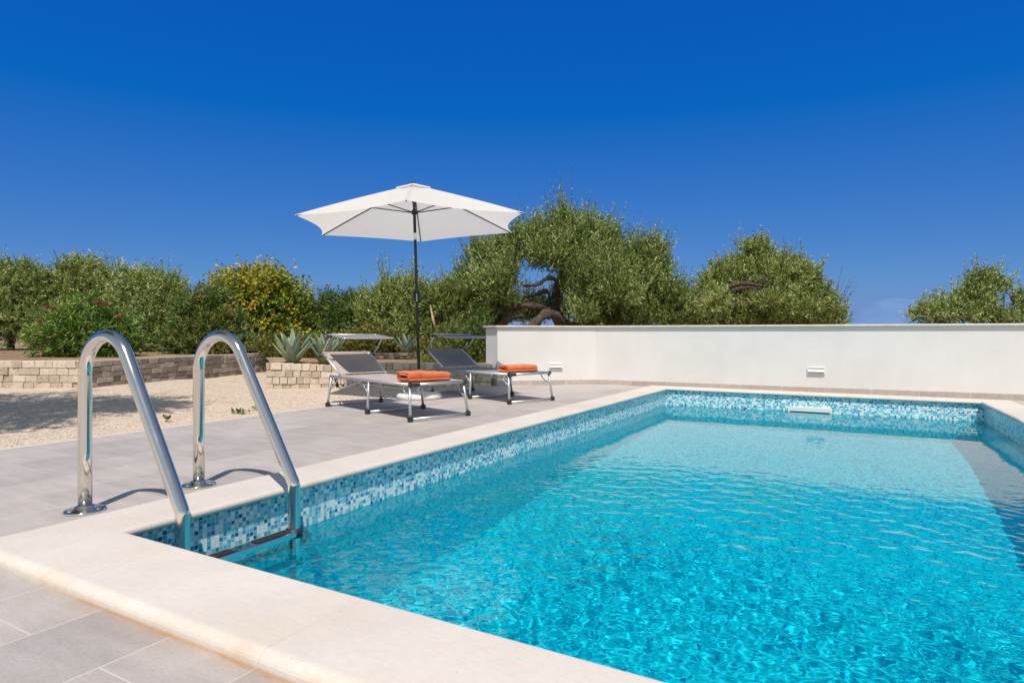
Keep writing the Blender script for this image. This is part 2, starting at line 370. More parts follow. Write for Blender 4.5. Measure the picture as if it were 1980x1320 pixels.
# ------------------------------------------------------------------ swimming pool
NX, NY = -2.844, 1.559            # inner nose of the coping, near left corner
FY = 9.880; OV = 0.037; CT = 0.042; CW = 0.388; CN = 0.418
KY = 8.1
def right_x(y): return 1.158+(9.72-np.maximum(y, KY))*0.05   # the right edge runs out a little from the far corner, then straight
FLOOR = -1.32; WATER = -0.222
pool = empty('swimming_pool', (NX, NY, 0))
tag(pool, 'long swimming pool lined with blue and white mosaic inside a cream stone edge', 'pool')
def rel(p, root): return Vector(p)-root.location
lx, ny, fy = NX-OV, NY-OV, FY+OV
rn, rf_ = float(right_x(ny))+OV, float(right_x(fy))+OV
m = MB()
def wallquad(a, c, u0=0.0):
    L = (Vector((*c, 0))-Vector((*a, 0))).length
    m.add([rel((*a, FLOOR), pool), rel((*c, FLOOR), pool), rel((*c, 0.003), pool), rel((*a, 0.003), pool)], [(0, 1, 2, 3)],
          [[(u0, FLOOR), (u0+L, FLOOR), (u0+L, 0), (u0, 0)]])
wallquad((lx, ny), (lx, fy), 3.0); wallquad((lx, fy), (rf_, fy), 20.0); rk = float(right_x(KY))+OV
wallquad((rf_, fy), (rk, KY), 40.0); wallquad((rk, KY), (rn, ny), 44.0); wallquad((rn, ny), (lx, ny), 60.0)
fl4 = [(lx, ny), (rn, ny), (rk, KY), (rf_, fy), (lx, fy)]
m.add([rel((*p, FLOOR), pool) for p in fl4], [(0, 1, 2, 3, 4)], [[(p[0]+90, p[1]+90) for p in fl4]])
o = m.build('mosaic_lining', 'mosaic', pool); o.cycles.is_caustics_receiver = True
# coping: one bullnosed profile swept round the four sides
def coping_ring():
    m = MB()
    r = CT/2
    prof = [(OV+0.012, -0.001)]
    prof += [(r-r*math.cos(t), CT/2-r*math.sin(t)*-1) for t in np.linspace(-PI/2, PI/2, 9)]
    R2 = 0.036
    prof += [(CW-R2+R2*math.sin(t), CT-R2+R2*math.cos(t)) for t in np.linspace(0, PI/2, 7)]
    prof += [(CW, -0.002)]
    ins = [(NX, NY), (float(right_x(NY)), NY), (float(right_x(KY)), KY), (float(right_x(FY)), FY), (NX, FY)]
    cen = Vector((-0.8, 5.5))
    def off(d, dn):
        # offset polygon outward: left/right/far by d, near by dn
        yb, yt = NY-dn, FY+d
        k = math.sqrt(1+0.05**2)
        return [(NX-d, yb), (float(right_x(yb))+d, yb), (float(right_x(KY))+d*k, KY), (float(right_x(yt))+d*k, yt), (NX-d, yt)]
    loops = []
    for o_, z in prof:
        loops.append([Vector((*p, z)) for p in off(o_, o_*CN/CW)])
    n = len(prof)
    for sdx in range(5):
        a, c = sdx, (sdx+1) % 5
        dirv = (Vector(ins[c])-Vector(ins[a])).normalized()
        for i in range(n-1):
            q = [loops[i][a], loops[i][c], loops[i+1][c], loops[i+1][a]]
            # many short pieces so that the edge stays very slightly uneven
            m.add([rel(p, pool) for p in q], [(0, 3, 2, 1)], [[((Vector(p[:2])-Vector(ins[a])).dot(dirv)+sdx*7.3, prof[i][0]) for p in (q[0], q[3], q[2], q[1])]], smooth=True)
    return m
coping_ring().build('coping', 'coping_stone', pool)
# skimmer mouth in the far wall
sk = MB()
sx0, sx1, sz0, sz1 = -1.10, -0.53, -0.262, -0.150; t = 0.03; yy = fy-0.014
tt_ = 0.062
for c, s_ in [(((sx0+sx1)/2, yy, sz1-tt_/2), (sx1-sx0, 0.026, tt_)), (((sx0+sx1)/2, yy, sz0+t/2), (sx1-sx0, 0.026, t)),
              ((sx0+t/2, yy, (sz0+t+sz1-tt_)/2), (t, 0.026, sz1-sz0-t-tt_)), ((sx1-t/2, yy, (sz0+t+sz1-tt_)/2), (t, 0.026, sz1-sz0-t-tt_))]:
    sk.box(rel(c, pool), s_)
fr_ = sk.build('skimmer', 'white_plastic', pool, 0.004)
MB().box(rel(((sx0+sx1)/2, fy-0.004, (sz0+t+sz1-tt_)/2), pool), (sx1-sx0-2*t, 0.006, sz1-sz0-t-tt_)).build('skimmer_flap', 'slot_shadow_grey', fr_)

# water surface
WR = np.random.default_rng(3)
gx, gy = 560, 1150
U, Vv = np.meshgrid(np.linspace(0, 1, gx), np.linspace(0, 1, gy))
Y = ny-0.002+(fy-ny+0.004)*Vv; XR = right_x(Y)+OV+0.002; X = (lx-0.002)+(XR-lx+0.002)*U
Z = np.zeros_like(X); Zs = np.zeros_like(X)
for i in range(110):
    lam = math.exp(WR.uniform(math.log(0.034), math.log(0.26))); a = WR.uniform(0, 2*PI); k = 2*PI/lam
    Z += 0.00118*lam**0.9*np.sin(k*(X*math.cos(a)+Y*math.sin(a))+WR.uniform(0, 2*PI))
for i in range(14):
    lam = WR.uniform(0.5, 1.6); a = WR.uniform(0.9, 2.2); k = 2*PI/lam
    Zs += 0.0006*lam*np.sin(k*(X*math.cos(a)+Y*math.sin(a))+WR.uniform(0, 2*PI))
near = np.clip((6.6-Y)/3.4, 0, 1); near = near*near*(3-2*near)
gust = 0.75+0.35*np.sin(1.9*X+0.9*Y)*np.sin(1.3*Y-0.8*X+1)
Z = Z*(0.085+0.95*near)*gust+Zs*(0.22+0.6*near)+WATER
vs = np.stack([X, Y, Z], -1).reshape(-1, 3)
idx = np.arange(gx*gy).reshape(gy, gx)
fs = np.stack([idx[:-1, :-1], idx[:-1, 1:], idx[1:, 1:], idx[1:, :-1]], -1).reshape(-1, 4)
def np_mesh(name, vs, fs, mats, parent=None, smooth=False, tint=None):
    me = bpy.data.meshes.new(name); nf, k = fs.shape
    me.vertices.add(len(vs)); me.vertices.foreach_set('co', np.ascontiguousarray(vs, dtype=np.float32).ravel())
    me.loops.add(nf*k); me.loops.foreach_set('vertex_index', np.ascontiguousarray(fs, dtype=np.int32).ravel())
    me.polygons.add(nf); me.polygons.foreach_set('loop_start', np.arange(nf, dtype=np.int32)*k)
    me.polygons.foreach_set('use_smooth', np.full(nf, smooth))
    if tint is not None:
        a = me.attributes.new('tint', 'FLOAT', 'FACE'); a.data.foreach_set('value', np.ascontiguousarray(tint, dtype=np.float32))
    me.materials.append(M[mats]); me.update(calc_edges=True); me.validate()
    o = bpy.data.objects.new(name, me); COL.objects.link(o)
    if parent: o.parent = parent
    return o
wat = np_mesh('water', vs, fs, 'pool_water', smooth=True); wat.cycles.is_caustics_caster = True
tag(wat, kind='structure')

# ------------------------------------------------------------------ deck, gravel, soil
DX = -5.90
deck = MB()
def dq(x0, y0, x1, y1): deck.add([(x0, y0, 0), (x1, y0, 0), (x1, y1, 0), (x0, y1, 0)], [(0, 1, 2, 3)])
ax0, ay0, ay1 = NX-0.2, NY-0.2, FY+0.2
dq(DX+0.07, -8, 9, ay0); dq(DX+0.07, ay0, ax0, ay1)
deck.add([(float(right_x(ay0))+0.2, ay0, 0), (9, ay0, 0), (9, ay1, 0), (float(right_x(ay1))+0.2, ay1, 0), (float(right_x(KY))+0.2, KY, 0)], [(0, 1, 2, 3, 4)])
dq(DX+0.07, ay1, 9, 12)
tag(deck.build('pool_deck', 'deck_tile'), kind='structure')
simple('edge_strip', (0.60, 0.55, 0.49), 0.8, nscale=12, var=0.1, bump=0.2)
tag(MB().box((DX+0.034, 2, -0.047), (0.07, 22, 0.1)).build('deck_edging', 'edge_strip'), kind='structure')

def sheet(name, x0, x1, y0, y1, nx_, ny_, zf, mat):
    X, Y = np.meshgrid(np.linspace(x0, x1, nx_), np.linspace(y0, y1, ny_)); Z = zf(X, Y)
    idx = np.arange(nx_*ny_).reshape(ny_, nx_)
    return np_mesh(name, np.stack([X, Y, Z], -1).reshape(-1, 3), np.stack([idx[:-1, :-1], idx[:-1, 1:], idx[1:, 1:], idx[1:, :-1]], -1).reshape(-1, 4), mat, smooth=True)
def gz(X, Y):
    h = 0.022*np.sin(1.7*X+0.6*Y)*np.sin(1.1*Y-0.4*X)+0.012*np.sin(4.1*X+2)*np.sin(3.3*Y)
    e = np.clip((DX-X)/1.0, 0, 1)
    return -0.006+e*(0.02+h)
tag(sheet('gravel_ground', -30, DX, -12, 14, 180, 190, gz, 'gravel'), kind='structure')
gd = MB(); B_ = 9000.0; hx0, hx1, hy0, hy1 = lx-0.25, rn+0.3, ny-0.25, fy+0.25
for q in ((-B_, -B_, B_, hy0), (-B_, hy1, B_, B_), (-B_, hy0, hx0, hy1), (hx1, hy0, B_, hy1)):
    gd.add([(q[0], q[1], -0.12), (q[2], q[1], -0.12), (q[2], q[3], -0.12), (q[0], q[3], -0.12)], [(0, 1, 2, 3)])
tag(gd.build('ground', 'dry_soil'), kind='structure')

# loose pebbles on the gravel
def pebbles():
    n = 9000
    P = np.column_stack([RNG.uniform(-11, DX-0.02, n), RNG.uniform(1.5, 9.5, n)])
    Zp = gz(P[:, 0], P[:, 1]); s = RNG.uniform(0.004, 0.012, n)
    base = np.array([(1, 0, 0), (0, 1, 0), (-1, 0, 0), (0, -1, 0), (0, 0, 0.75), (0, 0, -0.6)])
    fc = np.array([(0, 1, 4), (1, 2, 4), (2, 3, 4), (3, 0, 4), (1, 0, 5), (2, 1, 5), (3, 2, 5), (0, 3, 5)])
    a = RNG.uniform(0, 6.28, n); ca, sa = np.cos(a), np.sin(a)
    B = base[None]*RNG.uniform(0.7, 1.3, (n, 6, 1))*s[:, None, None]
    V = np.empty_like(B); V[..., 0] = B[..., 0]*ca[:, None]-B[..., 1]*sa[:, None]; V[..., 1] = B[..., 0]*sa[:, None]+B[..., 1]*ca[:, None]; V[..., 2] = B[..., 2]
    V += np.column_stack([P, Zp+s*0.3])[:, None, :]
    F = (fc[None]+(np.arange(n)*6)[:, None, None]).reshape(-1, 3)
    return np_mesh('gravel', V.reshape(-1, 3), F, 'pale_stone', tint=np.repeat(RNG.uniform(0.2, 1, n)**0.5, 8))
tag(pebbles(), kind='stuff')

# ------------------------------------------------------------------ white boundary wall
WP = [Vector((-6.02, 9.57, 0)), Vector((-5.637, 9.332, 0)), Vector((-4.304, 10.493, 0)), Vector((1.471, 10.763, 0)), Vector((1.95, 10.79, 0)), Vector((5.5, 10.72, 0))]
WH = 1.033
def offset_line(pts, d):
    """shift a plan polyline sideways (d>0 is towards the pool)"""
    out = []
    for i, p in enumerate(pts):
        ns = []
        for a, c in ((i-1, i), (i, i+1)):
            if a >= 0 and c < len(pts):
                t = (pts[c]-pts[a]).normalized(); ns.append(Vector((t.y, -t.x, 0)))
        n = sum(ns, Vector()).normalized(); k = 1/max(0.5, n.dot(ns[0]))
        out.append(p+n*d*k)
    return out
bw = empty('boundary_wall', WP[0])
tag(bw, 'white rendered garden wall with thin stone cap and tiled skirting behind the pool', 'wall')
def strip(m, front, back, z0, z1, root):
    """closed band between two plan lines"""
    n = len(front); vs = []
    for z in (z0, z1):
        for L in (front, back): vs += [rel((p.x, p.y, z), root) for p in L]
    F0, B0, F1, B1 = 0, n, 2*n, 3*n; fs = []; uvs = []
    s = 0
    for i in range(n-1):
        L = (front[i+1]-front[i]).length
        for q in ((F0+i, F0+i+1, F1+i+1, F1+i), (B0+i+1, B0+i, B1+i, B1+i+1), (F1+i, F1+i+1, B1+i+1, B1+i), (B0+i, B0+i+1, F0+i+1, F0+i)):
            fs.append(q); uvs.append([(s, 0), (s+L, 0), (s+L, 1), (s, 1)])
        s += L
    fs += [(F0, F1, B1, B0), (F0+n-1, B0+n-1, B1+n-1, F1+n-1)]; uvs += [[(0, 0)]*4]*2
    m.add(vs, fs, uvs); return m
backl = [Vector((-6.02, 9.57, 0)), Vector((-5.93, 9.64, 0)), Vector((-4.42, 10.745, 0)), Vector((1.46, 11.013, 0)), Vector((1.95, 11.04, 0)), Vector((5.5, 10.97, 0))]
strip(MB(), WP, backl, -0.1, WH-0.036, bw).build('wall_body', 'white_render', bw)
capf = offset_line(WP, 0.040); capf[0] = Vector((-6.075, 9.555, 0))
capb = [Vector((-6.07, 9.60, 0)), Vector((-5.95, 9.69, 0)), Vector((-4.44, 10.785, 0)), Vector((1.46, 11.053, 0)), Vector((1.95, 11.08, 0)), Vector((5.5, 11.01, 0))]
strip(MB(), capf, capb, WH-0.036, WH, bw).build('wall_cap', 'wall_cap', bw, 0.012)
strip(MB(), offset_line(WP[1:], 0.012), offset_line(WP[1:], -0.004), -0.02, 0.083, bw).build('skirting', 'skirting', bw, 0.003)

def wall_light(px, py, label, wpx=37, hpx=13):
    # where the sight line through the lamp meets the wall face
    d0 = FW+RT*((px-990)/1226.8)
    for a, c in zip(WP[1:-1], WP[2:]):
        e = c-a; den = d0.x*e.y-d0.y*e.x
        t = (a.x*e.y-a.y*e.x)/den; hit = d0*t; s_ = (hit-a).dot(e)/e.length_squared
        if 0 <= s_ <= 1: break
    z = EYE-(py-644.2)/1226.8*t
    ang = math.atan2(e.y, e.x); wd = 0.245; hh = 0.098
    r = empty('wall_light', (hit.x, hit.y, z), ang)
    tag(r, label, 'wall light', 'louvre lights on the white wall')
    # local: x along the wall, -y out of the wall
    f = MB(); t_ = 0.014
    for c, s2 in [((0, -0.012, hh/2-t_/2), (wd, 0.03, t_)), ((0, -0.012, -hh/2+t_/2), (wd, 0.03, t_)), ((-wd/2+t_/2, -0.012, 0), (t_, 0.03, hh-2*t_)), ((wd/2-t_/2, -0.012, 0), (t_, 0.03, hh-2*t_))]: f.box(c, s2)
    f.build('frame', 'white_plastic', r, 0.003)
    h = MB().add([(-wd/2+t_, -0.004, hh/2-t_), (wd/2-t_, -0.004, hh/2-t_), (wd/2-t_, -0.045, -hh/2+0.030), (-wd/2+t_, -0.045, -hh/2+0.030),
                  (-wd/2+t_, -0.002, hh/2-t_-0.01), (wd/2-t_, -0.002, hh/2-t_-0.01), (wd/2-t_, -0.041, -hh/2+0.028), (-wd/2+t_, -0.041, -hh/2+0.028)],
                 [(0, 3, 2, 1), (4, 5, 6, 7), (0, 4, 7, 3), (1, 2, 6, 5), (3, 7, 6, 2), (0, 1, 5, 4)])
    h.build('hood', 'white_plastic', r)
    MB().box((0, -0.003, -0.028), (wd-2*t_-0.004, 0.004, 0.034)).build('lens', 'slot_shadow_grey', r)
wall_light(1578, 716, 'small white louvre light low on the wall above the skimmer')
wall_light(1074, 708, 'small white louvre light low on the wall beside the grey lounger')

# ------------------------------------------------------------------ dry stone walls
def stone_wall(name, runs, mat, label, rows=4, h=0.43, base=-0.05, thick=0.22, bl=(0.10, 0.19), cap=False, tint=(0, 1), hend=None):
    """runs: plan polyline, front face towards the right-hand side of travel"""
    root = empty(name, runs[0]); tag(root, label, 'stone wall')
    m = MB(); core = MB()
    for a, c in zip(runs[:-1], runs[1:]):
        a = Vector((a[0], a[1], 0)); c = Vector((c[0], c[1], 0)); e = c-a; L = e.length; e.normalize(); nrm = Vector((e.y, -e.x, 0)); ang = math.atan2(e.y, e.x)
        he = h if hend is None else hend
        for r in range(rows):
            s = -random.uniform(0, 0.08)
            while s < L:
                wd = random.uniform(*bl); s0, s1 = max(s, 0), min(s+wd, L); s += wd
                if s1-s0 < 0.03: continue
                frac = (s0+s1)/2/L; H = h+(he-h)*frac; rh = (H-base)/rows
                g = 0.0035
                jx = random.uniform(-0.012, 0.010)
                c3 = a+e*((s0+s1)/2)+nrm*(jx-thick/2)+Vector((0, 0, base+rh*(r+0.5)))
                hx, hy, hz = (s1-s0)/2-g, thick/2, rh/2-g*0.9
                vs = []
                for sz in (-1, 1):
                    for sy in (-1, 1):
                        for sx_ in (-1, 1):
                            jj = 0.006
                            vs.append(rel(c3+e*(sx_*hx+random.uniform(-jj, jj)*0.6)+nrm*(-sy*hy+random.uniform(-jj, jj))+Vector((0, 0, sz*hz+random.uniform(-jj, jj)*0.6)), root))
                m.add(vs, [(0, 2, 3, 1), (4, 5, 7, 6), (0, 1, 5, 4), (2, 6, 7, 3), (0, 4, 6, 2), (1, 3, 7, 5)], tint=random.uniform(*tint))
        mid = a+e*(L/2)-nrm*(thick/2+0.004); Hm = min(h, he)
        core.box(rel((mid.x, mid.y, (base+Hm-0.02)/2), root), (L-0.01, thick-0.03, Hm-0.02-base), ang)
    m.build('stone_blocks', mat, root, 0.006); core.build('mortar', 'mortar', root)
    return root
P1 = at(178, 698, 10.26); P0 = at(0, 697, 10.45); P3 = at(513, 682, 14.6); P4 = at(560, 682, 17.2)
dl = (P0-P1).normalized()
stone_wall('stone_retaining_wall', [(P1+dl*9)[:2], P1[:2]], 'pale_stone', 'low sunlit pale stone wall along the gravel at the far left', h=0.45, base=-0.02, rows=4, bl=(0.13, 0.26))
stone_wall('stone_retaining_wall', [P1[:2], (P1+(P3-P1)*0.5)[:2], P3[:2], P4[:2]], 'shaded_stone', 'low stone wall, toned dark for its shade, running back from the corner behind the ladder rails', h=0.45, base=-0.10, rows=6, bl=(0.10, 0.26))
Q0 = onground(514, 751, 0.015); Q1 = onground(950, 746, 0.0)
Qm = onground(665, 750.5, 0.01)
stone_wall('stone_planter_wall', [Q0[:2], Qm[:2], Q1[:2]], 'pale_stone', 'low pale block wall of the agave bed behind the loungers', h=0.43, base=-0.03, hend=0.375)
R0 = at(690, 684, 13.4); R1 = at(930, 684, 12.9)
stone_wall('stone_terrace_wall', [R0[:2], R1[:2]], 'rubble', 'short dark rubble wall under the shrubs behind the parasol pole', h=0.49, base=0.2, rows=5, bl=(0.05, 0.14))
# left flank of the agave bed
Qb = at(514, 690, 13.2)

# soil behind the walls
def poly_sheet(name, pts, z, mat):
    m = MB(); m.add([(p[0], p[1], z) for p in pts], [tuple(range(len(pts)))]); return tag(m.build(name, mat), kind='structure')
inn = Vector((0, 0, 0))
S0 = Q0+(Q0-EYE*Vector((0, 0, 1)))*0.0
poly_sheet('garden_bed', [(Q0+Vector((-0.04, 0.2, 0)))[:2], (Qm+Vector((-0.08, 0.2, 0)))[:2], (Q1+Vector((-0.1, 0.2, 0)))[:2], (-6.0, 9.75), (-4.4, 10.8), (-4.6, 13.5), R0[:2], P3[:2]], 0.352, 'dry_soil')
def hz(X, Y): return 0.40+0.05*np.sin(0.7*X)*np.sin(0.9*Y)+0.02*np.sin(3*X+Y)+np.clip((np.hypot(X, Y)-22)/60, 0, 1)*0.4
def terrace():
    nrm = Vector((0.26, 0.96, 0))
    pts = [(P1+dl*9+Vector((-0.1, 0.25, 0))), P1+Vector((-0.28, 0.12, 0)), P3+Vector((-0.25, 0.0, 0)), P4+Vector((-0.1, 0.2, 0)), at(700, 640, 13.6), at(930, 640, 13.1), Vector((-4.5, 13.5, 0)), Vector((30, 14, 0)), Vector((40, 60, 0)), Vector((-80, 60, 0)), Vector((-80, 0, 0))]
    m = MB(); m.add([(p.x, p.y, 0.425) for p in pts], [tuple(range(len(pts)))]); return m.build('garden_terrace', 'dry_soil')
tag(terrace(), kind='structure')

# ------------------------------------------------------------------ pool ladder
A1 = onground(162, 987); A2 = onground(388, 939)
lad = empty('pool_ladder', (-3.475, (A1.y+A2.y)/2, 0))
tag(lad, 'polished steel pool ladder with two hooped handrails and treads in the water', 'ladder')
ya, yb = A1.y, A2.y; xk, zk = -2.665, 0.105; cxr, czr, R = -3.272, 0.683, 0.203; xp = -3.475
TR = 0.0315
for y_ in (ya, yb):
    pts = [(xp, y_, 0.0), (xp, y_, 0.30), (xp, y_, czr)]
    dv = Vector((xk-cxr, 0, zk-czr)); tgt = math.atan2(0.531, 0.847)
    for t in np.linspace(PI, tgt, 22)[1:]:
        pts.append((cxr+R*math.cos(t), y_, czr+R*math.sin(t)))
    ex, ez = pts[-1][0], pts[-1][2]
    pts.append((ex+(xk-ex)*0.45, y_, ez+(zk-ez)*0.45))
    pts += fillet([(ex+(xk-ex)*0.8, y_, ez+(zk-ez)*0.8), (xk, y_, zk), (xk, y_, -0.35)], 0.035, 4)
    pts.append((xk, y_, -1.0))
    rl = MB().tube([rel(p, lad) for p in pts], TR, 24).build('handrail', 'chrome', lad)
    fg = MB().lathe([(0.0, 0.0), (0.094, 0.0), (0.094, 0.007), (0.088, 0.012), (0.050, 0.014), (0.046, 0.026), (0.033, 0.030), (0.030, 0.030)], 36, rel((xp, y_, 0.001), lad))
    for k in range(3):
        a = k*2*PI/3+0.5; fg.lathe([(0.0, 0.004), (0.009, 0.004), (0.011, 0.0), (0.011, -0.004)][::-1], 10, rel((xp+0.07*math.cos(a), y_+0.07*math.sin(a), 0.015), lad))
    fg.build('flange', 'chrome', lad)
for zt in (-0.150, -0.375, -0.60):
    td = MB().box(rel((xk, (ya+yb)/2, zt), lad), (0.082, yb-ya-0.03, 0.030)).build('tread', 'chrome', lad, 0.006)
    for yo in (-0.165, 0.165):
        MB().box(rel((xk, (ya+yb)/2+yo, zt+0.017), lad), (0.060, 0.20, 0.006)).build('grip_pad', 'black_plastic', td, 0.002)
    for y_ in (ya, yb):
        MB().tube([rel((xk, y_, zt-0.021), lad), rel((xk, y_, zt+0.021), lad)], TR+0.012, 16).build('clamp', 'black_plastic', td)

# ------------------------------------------------------------------ sun loungers
def make_lounger(fab, shade, label):
    r = empty('sun_lounger'); tag(r, label, 'sun lounger', 'sun loungers beside the pool')
    al = 'aluminium'; HW = 0.345; RZ = 0.372
    # bed frame: two side rails and the end bars
    f = MB(); tr = 0.0155
    f.tube([(-0.90, -HW, RZ), (0.885, -HW, RZ)], tr, 12); f.tube([(-0.90, HW, RZ), (0.885, HW, RZ)], tr, 12)
    f.tube([(0.885, -HW, RZ), (0.885, HW, RZ)], tr, 12); f.tube([(-0.90, -HW, RZ-0.03), (-0.90, HW, RZ-0.03)], 0.011, 10)
    fr = f.build('bed_frame', al, r)
    for y_ in (-HW, HW):
        MB().tube([(0.86, y_, RZ), (0.90, y_, RZ)], 0.021, 12).build('corner_joint', 'black_plastic', fr)
    MB().box((0.885, -HW+0.055, RZ-0.002), (0.042, 0.10, 0.036)).build('corner_grip', 'black_plastic', fr, 0.008)
    # three folding U-shaped leg frames with black corner feet
    for xt, xf in ((0.865, 0.915), (0.035, 0.055), (-0.875, -0.915)):
        L = MB(); FWd = 0.372
        L.tube([(xt, -HW, RZ-0.01), (xf, -FWd, 0.03)], 0.0145, 12); L.tube([(xt, HW, RZ-0.01), (xf, FWd, 0.03)], 0.0145, 12)
        L.tube([(xf, -FWd, 0.026), (xf, FWd, 0.026)], 0.0145, 12)
        lg = L.build('leg_frame', al, r)
        for y_ in (-FWd, FWd):
            MB().box((xf, y_, 0.027), (0.046, 0.050, 0.052)).build('foot_cap', 'black_plastic', lg, 0.010)
        # curved stay between leg and rail
        sgn = -1 if xf > 0 else 1
        for y_ in (-HW, HW):
            st = fillet([(xt+sgn*0.17, y_*0.985, RZ-0.01), (xt+sgn*0.10, y_*0.985, RZ-0.085), (xt+(xf-xt)*0.45, y_*0.985, RZ-0.155)], 0.12, 6)
            MB().tube(st, 0.006, 8).build('leg_stay', al, lg)
    # under-bed hoop that shows below the rail
    hp = fillet([(-0.55, -0.30, RZ-0.01), (-0.45, -0.28, RZ-0.05), (0.62, -0.28, RZ-0.055), (0.72, -0.29, RZ-0.01)], 0.08, 6)
    MB().tube(hp, 0.008, 8).build('under_rail', al, r)
    # woven seat, slightly sagging, wrapped over the rails
    n, k = 24, 12; vs = []
    for i in range(n+1):
        x_ = -0.69+(0.875+0.69)*i/n
        for j in range(k+1):
            v_ = -1+2*j/k; sag = -0.016*(1-v_*v_)*math.sin(PI*min(1, max(0, i/n)))
            wrap = -0.016*max(0, abs(v_)-0.93)/0.07
            vs.append((x_, v_*(HW+0.010), RZ+0.018+sag+wrap))
    MB().add(vs, [(i*(k+1)+j, (i+1)*(k+1)+j, (i+1)*(k+1)+j+1, i*(k+1)+j+1) for i in range(n) for j in range(k)], smooth=True).build('seat', fab, r)
    # raised backrest on its own frame
    h0, h1 = Vector((-0.69, 0, RZ+0.022)), Vector((-1.135, 0, 0.640))
    bf = MB(); BW = 0.318
    bp = fillet([(h0.x, -BW, h0.z), (h1.x, -BW, h1.z), (h1.x, BW, h1.z), (h0.x, BW, h0.z)], 0.05, 6)
    bf.tube(bp, 0.0145, 12); bk = bf.build('backrest_frame', al, r)
    vs = []
    for i in range(13):
        t = i/12; p = h0.lerp(h1, t)
        for j in range(11):
            v_ = -1+2*j/10; sag = -0.03*(1-v_*v_)*math.sin(PI*t)
            vs.append((p.x+sag*0.4, v_*(BW+0.012), p.z+0.016+sag*0.7-0.02*max(0, abs(v_)-0.9)/0.1))
    MB().add(vs, [(i*11+j, (i+1)*11+j, (i+1)*11+j+1, i*11+j+1) for i in range(12) for j in range(10)], smooth=True).build('backrest', fab, r)
    hem = MB().tube([(h1.x-0.004, -BW-0.01, h1.z+0.006), (h1.x-0.004, BW+0.01, h1.z+0.006)], 0.019, 10).build('backrest_hem', fab, r)
    # black ratchet strut carrying the backrest
    sp = [(-0.93, -0.30, 0.52), (-0.86, -0.30, 0.375), (-0.80, -0.30, 0.245)]
    MB().tube(sp[1:], 0.018, 8, jitter=0.1).build('ratchet', 'black_plastic', r)
    MB().tube(fillet([(-0.80, -0.30, 0.25), (-0.72, -0.30, 0.225), (-0.30, -0.29, 0.33), (-0.2, -0.29, RZ-0.02)], 0.08, 6), 0.0085, 8).build('support_hoop', al, r)
    # tilting sunshade above the head
    a0, a1 = Vector((-0.995, 0, 0.882)), Vector((-0.545, 0, 0.838)); vs = []
    for i in range(7):
        p = a0.lerp(a1, i/6)
        for j in range(9):
            v_ = -1+2*j/8; vs.append((p.x, v_*0.345, p.z+0.012*math.sin(PI*i/6)-0.006*(1-v_*v_)))
    fs_ = [(i*9+j, (i+1)*9+j, (i+1)*9+j+1, i*9+j+1) for i in range(6) for j in range(8)]
    shd = MB().add(vs, fs_, smooth=True).build('sunshade', shade, r); md = shd.modifiers.new('solid', 'SOLIDIFY'); md.thickness = 0.008
    fq = MB().tube(fillet([(a0.x, -0.345, a0.z), (a1.x, -0.345, a1.z), (a1.x, 0.345, a1.z), (a0.x, 0.345, a0.z), (a0.x, -0.345, a0.z)], 0.03, 4), 0.0085, 8).build('shade_frame', al, shd)
    for y_ in (-0.368, 0.368):
        MB().tube([(-1.125, y_, 0.605), (-0.99, y_, 0.72), (-0.865, y_, 0.855)], 0.0105, 8).build('shade_arm', al, r)
        MB().tube([(-0.875, y_-0.022, 0.862), (-0.875, y_+0.022, 0.862)], 0.021, 12).build('shade_knob', 'black_plastic', r)
        MB().tube([(-1.115, y_-0.02, 0.615), (-1.115, y_+0.02, 0.615)], 0.018, 12).build('pivot_knob', 'black_plastic', r)
    return r
l1 = make_lounger('taupe_mesh', 'shade_light', 'taupe mesh sun lounger nearest the ladder, in front of the parasol stand')
l1.location = (-4.849, 5.702, 0); l1.rotation_euler = (0, 0, rad(-17.95))
l2 = make_lounger('slate_mesh', 'shade_slate', 'slate grey mesh sun lounger nearest the white wall')
l2.location = (-4.745, 7.628, 0); l2.rotation_euler = (0, 0, rad(-21.06))

